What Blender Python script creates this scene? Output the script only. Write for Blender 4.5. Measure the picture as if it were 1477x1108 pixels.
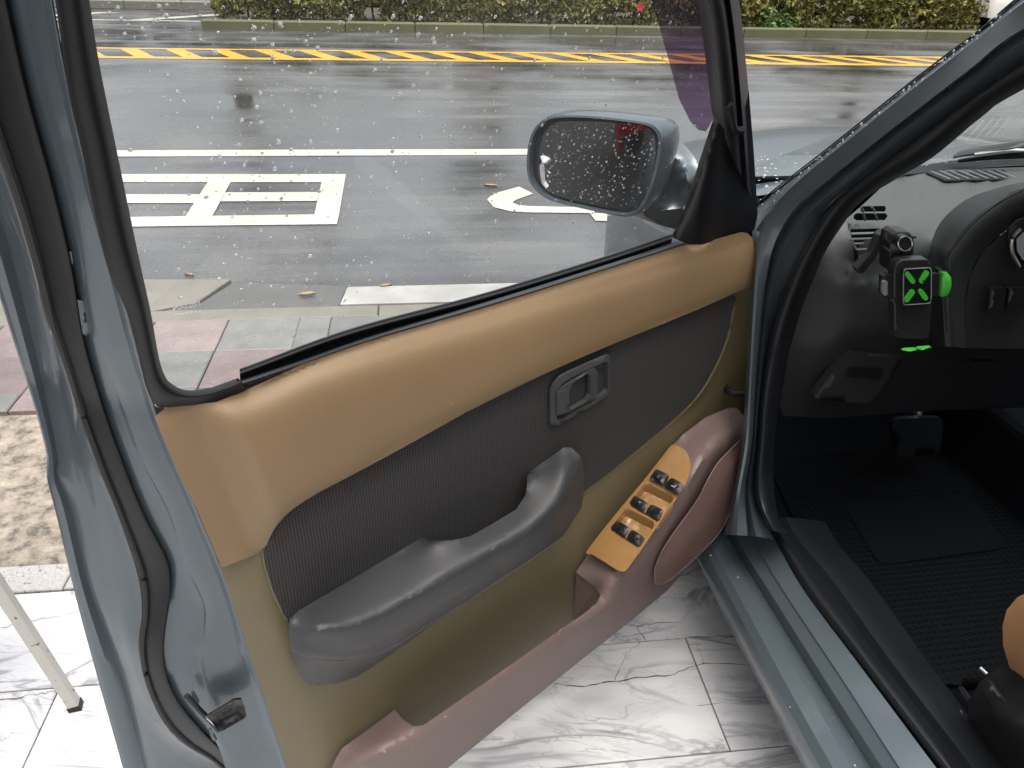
import bpy, bmesh, math, random
import numpy as np
from mathutils import Vector, Matrix, noise
from mathutils.geometry import delaunay_2d_cdt
random.seed(7); rng = np.random.default_rng(7)
for o in list(bpy.data.objects): bpy.data.objects.remove(o)
scene = bpy.context.scene
col = scene.collection

# ------------------------------------------------------------------ camera
F, CX, CY, H = 1110.0, 738.5, 554.0, 1.445          # focal length in photo pixels, centre, eye height
PITCH, ROLL = math.radians(30.0), math.radians(1.6)
fw = np.array([0, math.cos(PITCH), -math.sin(PITCH)])
r0 = np.array([1.0, 0, 0]); d0 = np.cross(fw, r0)
CR = r0*math.cos(ROLL) - d0*math.sin(ROLL)
CD = d0*math.cos(ROLL) + r0*math.sin(ROLL)
EYE = np.array([0, 0, H])
cd = bpy.data.cameras.new('camera'); cam = bpy.data.objects.new('camera', cd); col.objects.link(cam)
cd.sensor_width = 36; cd.lens = 36*F/1477; cd.clip_start = .02; cd.clip_end = 600
cam.matrix_world = Matrix(((CR[0], -CD[0], -fw[0], 0), (CR[1], -CD[1], -fw[1], 0), (CR[2], -CD[2], -fw[2], H), (0, 0, 0, 1)))
scene.camera = cam

# ------------------------------------------------------------------ light
SUN_EL, SUN_AZ = math.radians(80), math.radians(185)      # azimuth clockwise from +Y
world = bpy.data.worlds.new('World'); scene.world = world; world.use_nodes = True
wn = world.node_tree; bg = wn.nodes['Background']
sk = wn.nodes.new('ShaderNodeTexSky'); sk.sky_type = 'NISHITA'; sk.sun_disc = False
sk.sun_elevation = SUN_EL; sk.sun_rotation = SUN_AZ; sk.dust_density = 7; sk.air_density = 1.2; sk.ozone_density = .5
hs = wn.nodes.new('ShaderNodeHueSaturation'); hs.inputs['Saturation'].default_value = .3            # overcast: the cloud takes the blue out
wn.links.new(sk.outputs[0], hs.inputs['Color']); wn.links.new(hs.outputs[0], bg.inputs[0]); bg.inputs[1].default_value = .15
sl = bpy.data.lights.new('sun', 'SUN'); sl.energy = .5; sl.angle = math.radians(35); sl.color = (1, .96, .9)
so = bpy.data.objects.new('sun', sl); col.objects.link(so)
sd = Vector((math.sin(SUN_AZ)*math.cos(SUN_EL), math.cos(SUN_AZ)*math.cos(SUN_EL), math.sin(SUN_EL)))
so.rotation_euler = sd.to_track_quat('Z', 'Y').to_euler()
vs = scene.view_settings; vs.view_transform = 'Standard'; vs.look = 'None'; vs.exposure = 1.1; vs.gamma = 1
scene.render.engine = 'CYCLES'

# ------------------------------------------------------------------ survey frames (all metres, world Z up)
def rays(xy):
    xy = np.atleast_2d(np.asarray(xy, float))
    return (xy[:, :1]-CX)/F*CR + (xy[:, 1:2]-CY)/F*CD + fw
AZ = math.radians(51.4)                                   # the open door's plane
U = np.array([math.sin(AZ), math.cos(AZ), 0]); N = np.array([math.cos(AZ), -math.sin(AZ), 0]); HG = np.array([.428, 1.359, 0])
ZB, LEAN = .99, .35
def D(xy, w):                                             # point of the door at depth w off its plane (leans in above the belt)
    v = rays(xy); w = np.asarray(w, float)*np.ones(len(v))
    t = (w+N@HG-N@EYE)/(v@N); p = EYE+v*t[:, None]
    n = N-np.array([0, 0, LEAN]); t2 = (w+N@HG-LEAN*ZB-n@EYE)/(v@n); p2 = EYE+v*t2[:, None]
    m = p[:, 2] > ZB; p[m] = p2[m]; return p
CA = math.radians(-10)                                    # the car's own axes: forward, to its right
CF = np.array([math.sin(CA), math.cos(CA), 0]); CL = np.array([math.cos(CA), -math.sin(CA), 0])
def carp(c, l, z): return CF*c+CL*l+np.array([0, 0, z])
def PC(xy, c): v = rays(xy); t = np.asarray(c, float)*np.ones(len(v))/(v@CF); return EYE+v*t[:, None]
def PL(xy, l): 
    v = rays(xy); l = np.asarray(l, float)*np.ones(len(v))
    t = l/(v@CL); p = EYE+v*t[:, None]; n = CL-np.array([0, 0, .12]); t2 = (l-.12*ZB-n@EYE)/(v@n); p2 = EYE+v*t2[:, None]
    m = p[:, 2] > ZB; p[m] = p2[m]; return p
def PZ(xy, z): v = rays(xy); t = (np.asarray(z, float)*np.ones(len(v))-H)/v[:, 2]; return EYE+v*t[:, None]
RA = math.radians(82.4)                                   # the street: s along it, t across it
RS = np.array([math.sin(RA), math.cos(RA), 0]); RT = np.array([-math.cos(RA), math.sin(RA), 0])
def st(s, t, z=0): return RS*s+RT*t+np.array([0, 0, z])

# ------------------------------------------------------------------ materials
MATS = {}
def nodes(name):
    m = bpy.data.materials.new(name); m.use_nodes = True; MATS[name] = m
    return m, m.node_tree, m.node_tree.nodes['Principled BSDF']
def rgb(*c): return tuple((x/255/12.92 if x/255 <= .04045 else ((x/255+.055)/1.055)**2.4) for x in c)
def pbr(name, c, rough=.5, metal=0, coat=0, var=.12, vs=6, bump=0, bs=300, rvar=.1, spec=.5, speck=0, speckc=(.7, .6, .5), flake=0, trans=0):
    m, nt, b = nodes(name); L = nt.links.new; nn = nt.nodes.new
    tc = nn('ShaderNodeTexCoord')
    n1 = nn('ShaderNodeTexNoise'); n1.inputs['Scale'].default_value = vs; n1.inputs['Detail'].default_value = 6; L(tc.outputs['Object'], n1.inputs['Vector'])
    mx = nn('ShaderNodeMix'); mx.data_type = 'RGBA'
    mx.inputs[6].default_value = tuple(x*(1-var) for x in c)+(1,); mx.inputs[7].default_value = tuple(min(1, x*(1+var)) for x in c)+(1,)
    L(n1.outputs['Fac'], mx.inputs[0]); out = mx.outputs[2]
    if speck:
        n3 = nn('ShaderNodeTexNoise'); n3.inputs['Scale'].default_value = 90; n3.inputs['Detail'].default_value = 2; L(tc.outputs['Object'], n3.inputs['Vector'])
        rp = nn('ShaderNodeMapRange'); rp.inputs[1].default_value = 1-speck; rp.inputs[2].default_value = 1.03-speck; L(n3.outputs['Fac'], rp.inputs[0])
        m2 = nn('ShaderNodeMix'); m2.data_type = 'RGBA'; m2.inputs[7].default_value = tuple(speckc)+(1,); L(out, m2.inputs[6]); L(rp.outputs[0], m2.inputs[0]); out = m2.outputs[2]
    L(out, b.inputs['Base Color'])
    rr = nn('ShaderNodeMapRange'); rr.inputs[3].default_value = max(.02, rough-rvar); rr.inputs[4].default_value = min(1, rough+rvar); L(n1.outputs['Fac'], rr.inputs[0]); L(rr.outputs[0], b.inputs['Roughness'])
    b.inputs['Metallic'].default_value = metal; b.inputs['Coat Weight'].default_value = coat; b.inputs['Coat Roughness'].default_value = .05
    b.inputs['Specular IOR Level'].default_value = spec
    if trans: b.inputs['Transmission Weight'].default_value = trans
    if bump:
        n2 = nn('ShaderNodeTexNoise'); n2.inputs['Scale'].default_value = bs; n2.inputs['Detail'].default_value = 3; L(tc.outputs['Object'], n2.inputs['Vector'])
        bp = nn('ShaderNodeBump'); bp.inputs['Strength'].default_value = bump; bp.inputs['Distance'].default_value = .001; L(n2.outputs['Fac'], bp.inputs['Height']); L(bp.outputs[0], b.inputs['Normal'])
    return m
pbr('paint', (.084, .107, .122), .38, metal=.4, coat=.45, var=.06, vs=3, rvar=.04)
pbr('rubber', (.0075, .0085, .0105), .5, spec=.35, bump=.15, bs=250, var=.3)
pbr('rubber_brown', (.014, .012, .012), .6, bump=.15, bs=250, var=.3)
pbr('black_plastic', (.014, .014, .015), .42, bump=.1, bs=700, var=.25)
pbr('frame_black', (.009, .0095, .012), .42, var=.2)
pbr('tan', (.255, .168, .086), .52, var=.2, vs=4, bump=.5, bs=600, speck=.25, speckc=(.4, .28, .16))
pbr('olive', (.148, .119, .061), .5, var=.1, vs=4, bump=.25, bs=800)
pbr('mauve', (.16, .11, .097), .5, var=.1, vs=6, bump=.2, bs=900, speck=.265, speckc=(.33, .25, .21))
pbr('armrest', (.036, .036, .037), .5, var=.2, vs=9, bump=.6, bs=700, speck=.2, speckc=(.12, .12, .12))
pbr('handle_grey', (.06, .063, .064), .35, var=.15, bump=.1, bs=900)
pbr('gold_gloss', (.30, .16, .055), .28, metal=.1, coat=.8, var=.12, vs=30, rvar=.05)
pbr('switch_black', (.006, .006, .007), .4, var=.2)
pbr('print_white', (.7, .7, .7), .5)
pbr('satin_strip', (.05, .054, .06), .3, metal=.3)
pbr('dash_top', (.07, .073, .071), .52, var=.1, bump=.4, bs=600)
pbr('dash_dark', (.015, .016, .0175), .5, spec=.4, var=.15, bump=.3, bs=700)
pbr('carpet', (.003, .0038, .0055), .95, spec=.08, var=.4, vs=60, bump=.6, bs=500)
pbr('metal', (.5, .5, .5), .3, metal=1, var=.1)
pbr('green', (.05, .4, .035), .4, var=.04)
pbr('grey_pad', (.16, .17, .18), .5)
pbr('seat_tan', (.36, .19, .085), .45, var=.1, bump=.3, bs=500)
pbr('white_paint', (.74, .72, .66), .35, var=.1, vs=9)
pbr('roadpaint', (.45, .445, .375), .35, var=.3, vs=2.5, speck=.33, speckc=(.3, .3, .28))
pbr('yellowpaint', (.66, .33, .025), .35, var=.15, vs=3, speck=.33, speckc=(.3, .19, .05))
pbr('leg_paint', (.5, .48, .44), .45, var=.1, vs=12, speck=.33, speckc=(.2, .13, .08))
pbr('concrete', (.16, .15, .125), .5, var=.25, vs=8, bump=.8, bs=80)
pbr('concrete_dark', (.085, .084, .08), .4, var=.3, vs=7, bump=.8, bs=80)
pbr('white_slab', (.3, .295, .275), .4, var=.4, vs=7, bump=.5, bs=60)
pbr('mossy', (.1, .1, .045), .7, var=.35, vs=3, bump=.6, bs=60)
pbr('soil', (.06, .045, .03), .9, var=.4, vs=5, bump=1, bs=40)
pbr('dry_leaf', (.26, .17, .09), .6, var=.3, vs=20)
pbr('bark', (.07, .05, .035), .9, var=.4, vs=6, bump=1, bs=40)
pbr('red_paint', (.4, .012, .012), .25, coat=1)
pbr('wall_tile', (.16, .13, .1), .6, var=.25, vs=2)
pbr('shop_dark', (.02, .018, .017), .85, var=.4, vs=2, spec=.1)
pbr('sign_white', (.75, .75, .72), .5)
pbr('tyre', (.015, .015, .015), .8, bump=.3, bs=80)
pbr('alloy', (.45, .46, .48), .3, metal=.9)
pbr('lamp_glass', (.6, .6, .62), .1, coat=1)
pbr('convex', (.75, .77, .8), .06, metal=1, var=.02, rvar=.02)
pbr('mirror', (.62, .66, .68), .03, metal=1, var=.02, rvar=.02)
pbr('red_lamp', (.5, .01, .01), .2, coat=1)

def variant(name, base, dv=.25):                       # per-object brightness through Object Info random
    m = bpy.data.materials[base].copy(); m.name = name; MATS[name] = m; nt = m.node_tree; b = nt.nodes['Principled BSDF']
    src = b.inputs['Base Color'].links[0].from_socket
    oi = nt.nodes.new('ShaderNodeObjectInfo'); mr = nt.nodes.new('ShaderNodeMapRange'); mr.inputs[3].default_value = 1-dv; mr.inputs[4].default_value = 1+dv
    hv = nt.nodes.new('ShaderNodeHueSaturation'); nt.links.new(oi.outputs['Random'], mr.inputs[0]); nt.links.new(mr.outputs[0], hv.inputs['Value']); nt.links.new(src, hv.inputs['Color']); nt.links.new(hv.outputs[0], b.inputs['Base Color'])
pbr('paver_pink0', (.17, .132, .126), .34, var=.45, vs=9, bump=.9, bs=150, speck=.33, speckc=(.27, .24, .23)); variant('paver_pink', 'paver_pink0')
pbr('paver_grey0', (.155, .157, .147), .34, var=.45, vs=9, bump=.9, bs=150, speck=.33, speckc=(.26, .26, .25)); variant('paver_grey', 'paver_grey0')
pbr('granite', (.34, .325, .31), .45, var=.5, vs=160, bump=.4, bs=200, speck=.36, speckc=(.16, .15, .15))

def lit_by_height(name, hi, lo, z0, z1):  # paints light from above into the base colour: lo below, hi higher up
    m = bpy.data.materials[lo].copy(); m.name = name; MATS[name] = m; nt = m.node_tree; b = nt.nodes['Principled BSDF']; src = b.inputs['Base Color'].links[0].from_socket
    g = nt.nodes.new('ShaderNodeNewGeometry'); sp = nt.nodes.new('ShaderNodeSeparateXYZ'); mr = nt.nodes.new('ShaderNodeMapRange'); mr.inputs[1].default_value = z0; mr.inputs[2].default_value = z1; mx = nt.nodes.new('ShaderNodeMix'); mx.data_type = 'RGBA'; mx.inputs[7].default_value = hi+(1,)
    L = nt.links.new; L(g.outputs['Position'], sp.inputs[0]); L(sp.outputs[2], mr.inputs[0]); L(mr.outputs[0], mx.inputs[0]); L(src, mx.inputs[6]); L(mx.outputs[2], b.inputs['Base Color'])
lit_by_height('dash_lit_top', (.068, .071, .069), 'dash_dark', .955, .99)  # lit top and shaded front of one dash plastic, put into its colour
def rough_ground():
    m, nt, b = nodes('eroded'); L = nt.links.new; nn = nt.nodes.new
    tc = nn('ShaderNodeTexCoord'); n = nn('ShaderNodeTexNoise'); n.inputs['Scale'].default_value = 22; n.inputs['Detail'].default_value = 9; n.inputs['Roughness'].default_value = .7; L(tc.outputs['Object'], n.inputs['Vector'])
    r = nn('ShaderNodeValToRGB'); e = r.color_ramp.elements; e[0].position = .38; e[0].color = (.08, .072, .062, 1); e[1].position = .66; e[1].color = (.36, .31, .25, 1); k = e.new(.48); k.color = (.22, .185, .145, 1)
    L(n.outputs['Fac'], r.inputs[0]); L(r.outputs[0], b.inputs['Base Color']); b.inputs['Roughness'].default_value = .6
    bp = nn('ShaderNodeBump'); bp.inputs['Strength'].default_value = 1; bp.inputs['Distance'].default_value = .01; L(n.outputs['Fac'], bp.inputs['Height']); L(bp.outputs[0], b.inputs['Normal'])
rough_ground()
def marble():
    m, nt, b = nodes('marble'); L = nt.links.new; nn = nt.nodes.new
    tc = nn('ShaderNodeTexCoord'); oi = nn('ShaderNodeObjectInfo'); ad = nn('ShaderNodeVectorMath'); ad.operation = 'MULTIPLY_ADD'
    L(tc.outputs['Object'], ad.inputs[0]); ad.inputs[1].default_value = (1, 1, 1); cb = nn('ShaderNodeCombineXYZ'); mm = nn('ShaderNodeMath'); mm.operation = 'MULTIPLY'; mm.inputs[1].default_value = 60; L(oi.outputs['Random'], mm.inputs[0]); L(mm.outputs[0], cb.inputs[2]); L(mm.outputs[0], cb.inputs[0]); L(cb.outputs[0], ad.inputs[2])
    mp = nn('ShaderNodeMapping'); mp.inputs['Rotation'].default_value = (0, 0, math.radians(-25)); mp.inputs['Scale'].default_value = (.55, 1.5, 1); L(ad.outputs[0], mp.inputs[0])
    def vein(scale, width, dist, det=5):
        n = nn('ShaderNodeTexNoise'); n.inputs['Scale'].default_value = scale; n.inputs['Detail'].default_value = det; n.inputs['Roughness'].default_value = .55; n.inputs['Distortion'].default_value = dist; L(mp.outputs[0], n.inputs['Vector'])
        s = nn('ShaderNodeMath'); s.operation = 'SUBTRACT'; s.inputs[1].default_value = .5; L(n.outputs['Fac'], s.inputs[0])
        a = nn('ShaderNodeMath'); a.operation = 'ABSOLUTE'; L(s.outputs[0], a.inputs[0])
        r = nn('ShaderNodeMapRange'); r.inputs[1].default_value = 0; r.inputs[2].default_value = width; r.inputs[3].default_value = 1; r.inputs[4].default_value = 0; L(a.outputs[0], r.inputs[0]); return r.outputs[0]
    mask = nn('ShaderNodeTexNoise'); mask.inputs['Scale'].default_value = 5; L(mp.outputs[0], mask.inputs['Vector'])
    mr = nn('ShaderNodeMapRange'); mr.inputs[1].default_value = .36; mr.inputs[2].default_value = .56; L(mask.outputs['Fac'], mr.inputs[0])
    cloud = nn('ShaderNodeTexNoise'); cloud.inputs['Scale'].default_value = 9; cloud.inputs['Detail'].default_value = 6; L(mp.outputs[0], cloud.inputs['Vector'])
    base = nn('ShaderNodeMix'); base.data_type = 'RGBA'; base.inputs[6].default_value = (.46, .46, .472, 1); base.inputs[7].default_value = (.56, .557, .55, 1); cr = nn('ShaderNodeMapRange'); cr.inputs[1].default_value = .35; cr.inputs[2].default_value = .56; L(cloud.outputs['Fac'], cr.inputs[0]); L(cr.outputs[0], base.inputs[0])
    cur = base.outputs[2]
    for (sc, w, d, c, k) in ((2.6, .022, 1.3, (.17, .17, .19), .8), (5.5, .016, 1.0, (.22, .22, .24), .7), (11, .018, .8, (.3, .3, .32), .4)):
        v = vein(sc, w, d); mu = nn('ShaderNodeMath'); mu.operation = 'MULTIPLY'; L(v, mu.inputs[0]); L(mr.outputs[0], mu.inputs[1]); m2 = nn('ShaderNodeMath'); m2.operation = 'MULTIPLY'; m2.inputs[1].default_value = k; L(mu.outputs[0], m2.inputs[0])
        mx = nn('ShaderNodeMix'); mx.data_type = 'RGBA'; L(m2.outputs[0], mx.inputs[0]); L(cur, mx.inputs[6]); mx.inputs[7].default_value = c+(1,); cur = mx.outputs[2]
    L(cur, b.inputs['Base Color']); b.inputs['Roughness'].default_value = .3
marble()
pbr('grout', (.1, .075, .055), .9, var=.4, vs=30)
def asphalt():
    m, nt, b = nodes('asphalt'); L = nt.links.new; nn = nt.nodes.new
    tc = nn('ShaderNodeTexCoord'); mp = nn('ShaderNodeMapping'); mp.inputs['Rotation'].default_value = (0, 0, RA-math.pi/2); L(tc.outputs['Object'], mp.inputs[0])
    m3 = nn('ShaderNodeMapping'); m3.inputs['Scale'].default_value = (.12, 2.2, 1); L(mp.outputs[0], m3.inputs[0])
    a = nn('ShaderNodeTexNoise'); a.inputs['Scale'].default_value = 1; a.inputs['Detail'].default_value = 7; a.inputs['Roughness'].default_value = .6; L(m3.outputs[0], a.inputs['Vector'])
    p = nn('ShaderNodeTexNoise'); p.inputs['Scale'].default_value = .75; p.inputs['Detail'].default_value = 6; p.inputs['Distortion'].default_value = .4; L(mp.outputs[0], p.inputs['Vector'])
    f = nn('ShaderNodeTexNoise'); f.inputs['Scale'].default_value = 70; f.inputs['Detail'].default_value = 3; L(tc.outputs['Object'], f.inputs['Vector'])
    r = nn('ShaderNodeValToRGB'); e = r.color_ramp.elements; e[0].position = .3; e[0].color = (.05, .051, .053, 1); e[1].position = .75; e[1].color = (.15, .15, .147, 1); L(a.outputs['Fac'], r.inputs[0])
    fm = nn('ShaderNodeMix'); fm.data_type = 'RGBA'; fm.blend_type = 'OVERLAY'; fm.inputs[0].default_value = .5; L(r.outputs[0], fm.inputs[6]); L(f.outputs['Fac'], fm.inputs[7]); wet = nn('ShaderNodeMapRange'); wet.inputs[1].default_value = .38; wet.inputs[2].default_value = .6; wet.inputs[3].default_value = .5; wet.inputs[4].default_value = 1.1; L(p.outputs['Fac'], wet.inputs[0])
    wm = nn('ShaderNodeHueSaturation'); L(wet.outputs[0], wm.inputs['Value']); L(fm.outputs[2], wm.inputs['Color']); L(wm.outputs[0], b.inputs['Base Color'])
    av = nn('ShaderNodeMath'); av.operation = 'ADD'; L(a.outputs['Fac'], av.inputs[0]); L(p.outputs['Fac'], av.inputs[1])
    rr = nn('ShaderNodeMapRange'); rr.inputs[1].default_value = .75; rr.inputs[2].default_value = 1.25; rr.inputs[3].default_value = .06; rr.inputs[4].default_value = .4; L(av.outputs[0], rr.inputs[0]); L(rr.outputs[0], b.inputs['Roughness'])
    bs = nn('ShaderNodeMapRange'); bs.inputs[1].default_value = .8; bs.inputs[2].default_value = 1.2; bs.inputs[3].default_value = .05; bs.inputs[4].default_value = .5; L(av.outputs[0], bs.inputs[0])
    bp = nn('ShaderNodeBump'); bp.inputs['Distance'].default_value = .004; L(bs.outputs[0], bp.inputs['Strength']); L(f.outputs['Fac'], bp.inputs['Height']); L(bp.outputs[0], b.inputs['Normal'])
asphalt()
def fabric():
    m, nt, b = nodes('fabric'); L = nt.links.new; nn = nt.nodes.new
    tc = nn('ShaderNodeTexCoord'); mp = nn('ShaderNodeMapping'); mp.vector_type = 'TEXTURE'; mp.inputs['Rotation'].default_value = (0, 0, math.pi/2-AZ); L(tc.outputs['Object'], mp.inputs[0])
    sx = nn('ShaderNodeSeparateXYZ'); L(mp.outputs[0], sx.inputs[0])
    def sn(sock, k):
        a = nn('ShaderNodeMath'); a.operation = 'MULTIPLY'; a.inputs[1].default_value = k; L(sock, a.inputs[0]); s = nn('ShaderNodeMath'); s.operation = 'SINE'; L(a.outputs[0], s.inputs[0]); return s.outputs[0]
    def op(o, a, b_): 
        q = nn('ShaderNodeMath'); q.operation = o; L(a, q.inputs[0]); L(b_, q.inputs[1]); return q.outputs[0]
    k = 2*math.pi/.0085; s1 = sn(op('ADD', sx.outputs[0], sx.outputs[2]), k); s2 = sn(op('SUBTRACT', sx.outputs[0], sx.outputs[2]), k); pr = op('MULTIPLY', s1, s2)
    r = nn('ShaderNodeValToRGB'); e = r.color_ramp.elements; e[0].position = 0; e[0].color = (.006, .006, .006, 1); e[1].position = 1; e[1].color = (.062, .059, .056, 1)
    q = nn('ShaderNodeMapRange'); q.inputs[1].default_value = -.8; q.inputs[2].default_value = .8; L(pr, q.inputs[0]); L(q.outputs[0], r.inputs[0]); L(r.outputs[0], b.inputs['Base Color']); b.inputs['Roughness'].default_value = .8
    bp = nn('ShaderNodeBump'); bp.inputs['Strength'].default_value = .6; bp.inputs['Distance'].default_value = .001; L(q.outputs[0], bp.inputs['Height']); L(bp.outputs[0], b.inputs['Normal'])
fabric()
def grille(name, c, pitch, rot, axis2=True):
    m, nt, b = nodes(name); L = nt.links.new; nn = nt.nodes.new
    tc = nn('ShaderNodeTexCoord'); mp = nn('ShaderNodeMapping'); mp.vector_type = 'TEXTURE'; mp.inputs['Rotation'].default_value = (0, 0, rot); L(tc.outputs['Object'], mp.inputs[0])
    sx = nn('ShaderNodeSeparateXYZ'); L(mp.outputs[0], sx.inputs[0]); h = None
    for s in ((0, 1) if axis2 else (2,)):
        a = nn('ShaderNodeMath'); a.operation = 'MULTIPLY'; a.inputs[1].default_value = 2*math.pi/pitch; L(sx.outputs[s], a.inputs[0]); q = nn('ShaderNodeMath'); q.operation = 'SINE'; L(a.outputs[0], q.inputs[0])
        if h is None: h = q.outputs[0]
        else:
            g = nn('ShaderNodeMath'); g.operation = 'MAXIMUM'; L(h, g.inputs[0]); L(q.outputs[0], g.inputs[1]); h = g.outputs[0]
    mr = nn('ShaderNodeMapRange'); mr.inputs[1].default_value = -1; L(h, mr.inputs[0])
    mx = nn('ShaderNodeMix'); mx.data_type = 'RGBA'; mx.inputs[6].default_value = tuple(x*.62 for x in c)+(1,); mx.inputs[7].default_value = c+(1,); L(mr.outputs[0], mx.inputs[0]); L(mx.outputs[2], b.inputs['Base Color']); b.inputs['Roughness'].default_value = .5; b.inputs['Specular IOR Level'].default_value = .07
    bp = nn('ShaderNodeBump'); bp.inputs['Strength'].default_value = .7; bp.inputs['Distance'].default_value = .0015; L(mr.outputs[0], bp.inputs['Height']); L(bp.outputs[0], b.inputs['Normal'])
grille('speaker_mesh', (.2, .125, .105), .0032, 0, False)
grille('mat_rubber', (.0035, .004, .005), .014, -CA)
def glass(name, tint, refl=1.0, film_=0):
    m, nt, b = nodes(name); L = nt.links.new; nn = nt.nodes.new; nt.nodes.remove(b)
    out = nt.nodes['Material Output']; fr = nn('ShaderNodeLayerWeight'); fr.inputs[0].default_value = .5; pw = nn('ShaderNodeMath'); pw.operation = 'POWER'; pw.inputs[1].default_value = 5; L(fr.outputs['Facing'], pw.inputs[0])
    mu = nn('ShaderNodeMath'); mu.operation = 'MULTIPLY_ADD'; mu.inputs[1].default_value = .9; mu.inputs[2].default_value = .045*refl; L(pw.outputs[0], mu.inputs[0])
    t = nn('ShaderNodeBsdfTransparent'); t.inputs[0].default_value = tint+(1,); g = nn('ShaderNodeBsdfGlossy'); g.inputs['Roughness'].default_value = .02
    mx = nn('ShaderNodeMixShader'); L(mu.outputs[0], mx.inputs[0]); L(t.outputs[0], mx.inputs[1]); L(g.outputs[0], mx.inputs[2]); last = mx.outputs[0]
    if film_:
        tc = nn('ShaderNodeTexCoord'); nz = nn('ShaderNodeTexNoise'); nz.inputs['Scale'].default_value = 7; nz.inputs['Detail'].default_value = 6; L(tc.outputs['Object'], nz.inputs['Vector'])
        mr = nn('ShaderNodeMapRange'); mr.inputs[1].default_value = .3; mr.inputs[2].default_value = .75; mr.inputs[3].default_value = film_*.4; mr.inputs[4].default_value = film_*1.6; L(nz.outputs['Fac'], mr.inputs[0])
        tl = nn('ShaderNodeBsdfTranslucent'); tl.inputs[0].default_value = (.8, .82, .82, 1); m3 = nn('ShaderNodeMixShader'); L(mr.outputs[0], m3.inputs[0]); L(last, m3.inputs[1]); L(tl.outputs[0], m3.inputs[2]); last = m3.outputs[0]
    L(last, out.inputs[0])
glass("glass", (.97, .98, .975), 1.0, .025); glass('windscreen_glass', (.86, .9, .88), 1.2, .05); glass('visor_tint', (.3, .2, .33), .8)
def film(name):                                        # dried water marks on the pane
    m, nt, b = nodes(name); b.inputs['Base Color'].default_value = (.85, .87, .87, 1); b.inputs['Roughness'].default_value = .08; b.inputs['Transmission Weight'].default_value = .72; b.inputs['IOR'].default_value = 1.33; b.inputs['Specular IOR Level'].default_value = .8
film('water')
def frosted(name, k):
    m, nt, b = nodes(name); nn = nt.nodes.new; t = nn('ShaderNodeBsdfTranslucent'); t.inputs[0].default_value = (.9, .92, .92, 1); mx = nn('ShaderNodeMixShader'); mx.inputs[0].default_value = k
    b.inputs['Base Color'].default_value = (.9, .92, .92, 1); b.inputs['Roughness'].default_value = .1; b.inputs['Transmission Weight'].default_value = .85; b.inputs['IOR'].default_value = 1.33
    nt.links.new(b.outputs[0], mx.inputs[1]); nt.links.new(t.outputs[0], mx.inputs[2]); nt.links.new(mx.outputs[0], nt.nodes['Material Output'].inputs[0])
frosted('etch', .25); frosted('droplet', .13)
def foliage(name, c1, c2):
    m, nt, b = nodes(name); L = nt.links.new; nn = nt.nodes.new
    g = nn('ShaderNodeNewGeometry'); r = nn('ShaderNodeValToRGB'); e = r.color_ramp.elements; e[0].color = c1+(1,); e[1].color = c2+(1,); k = e.new(.93); k.color = (c2[0]*1.6, c2[1]*1.3, c2[2], 1)
    L(g.outputs['Random Per Island'], r.inputs[0]); L(r.outputs[0], b.inputs['Base Color']); b.inputs['Roughness'].default_value = .45
foliage('leaf', (.05, .07, .02), (.19, .2, .06)); foliage('leaf_dark', (.014, .026, .008), (.05, .075, .022))

# ------------------------------------------------------------------ object helpers
ORG = {}
def link(o, parent, wo):
    col.objects.link(o); ORG[o.name] = np.array(wo, float)
    if parent is not None: o.parent = parent; o.location = Vector(np.array(wo)-ORG[parent.name])
    else: o.location = Vector(wo)
def tag(o, label=None, cat=None, group=None, kind=None):
    for k, v in (('label', label), ('category', cat), ('group', group), ('kind', kind)):
        if v: o[k] = v
    return o
def empty(name, loc, label=None, cat=None, group=None, parent=None):
    o = bpy.data.objects.new(name, None); o.empty_display_size = .1; link(o, parent, loc); return tag(o, label, cat, group)
def mesh(name, v, f, mat, parent=None, smooth=True, sharp=40, bevel=0, solid=0):
    v = np.asarray(v, float); wo = np.array([v[:, 0].mean(), v[:, 1].mean(), v[:, 2].min()])
    me = bpy.data.meshes.new(name); me.from_pydata((v-wo).tolist(), [], [tuple(int(i) for i in q) for q in f]); 
    bm = bmesh.new(); bm.from_mesh(me); bmesh.ops.recalc_face_normals(bm, faces=bm.faces); bm.to_mesh(me); bm.free()
    if smooth:
        me.polygons.foreach_set('use_smooth', [True]*len(me.polygons)); me.set_sharp_from_angle(angle=math.radians(sharp))
    me.materials.append(bpy.data.materials[mat]); o = bpy.data.objects.new(name, me); link(o, parent, wo)
    if solid: s = o.modifiers.new('thick', 'SOLIDIFY'); s.thickness = solid; s.offset = 0
    if bevel: b = o.modifiers.new('bev', 'BEVEL'); b.width = bevel; b.segments = 3; b.limit_method = 'ANGLE'; b.angle_limit = math.radians(40)
    return o
def catmull(P, n, closed=False):
    P = np.asarray(P, float); m = len(P)
    if closed: Q = np.vstack([P[-1], P, P[0], P[1]])
    else: Q = np.vstack([2*P[0]-P[1], P, 2*P[-1]-P[-2]])
    out = []; segs = m if closed else m-1
    for i in range(segs):
        a, b, c, d = Q[i:i+4]
        for t in np.arange(n)/n: out.append(.5*((2*b)+(c-a)*t+(2*a-5*b+4*c-d)*t*t+(3*b-a-3*c+d)*t**3))
    if not closed: out.append(P[-1])
    return np.array(out)
def resample(P, n, smooth=True):
    P = np.asarray(P, float)
    if smooth and len(P) > 2: P = catmull(P, 8)
    d = np.r_[0, np.cumsum(np.linalg.norm(np.diff(P[:, :2], axis=0), axis=1))]
    return np.stack([np.interp(np.linspace(0, d[-1], n), d, P[:, k]) for k in range(P.shape[1])], 1)
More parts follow.
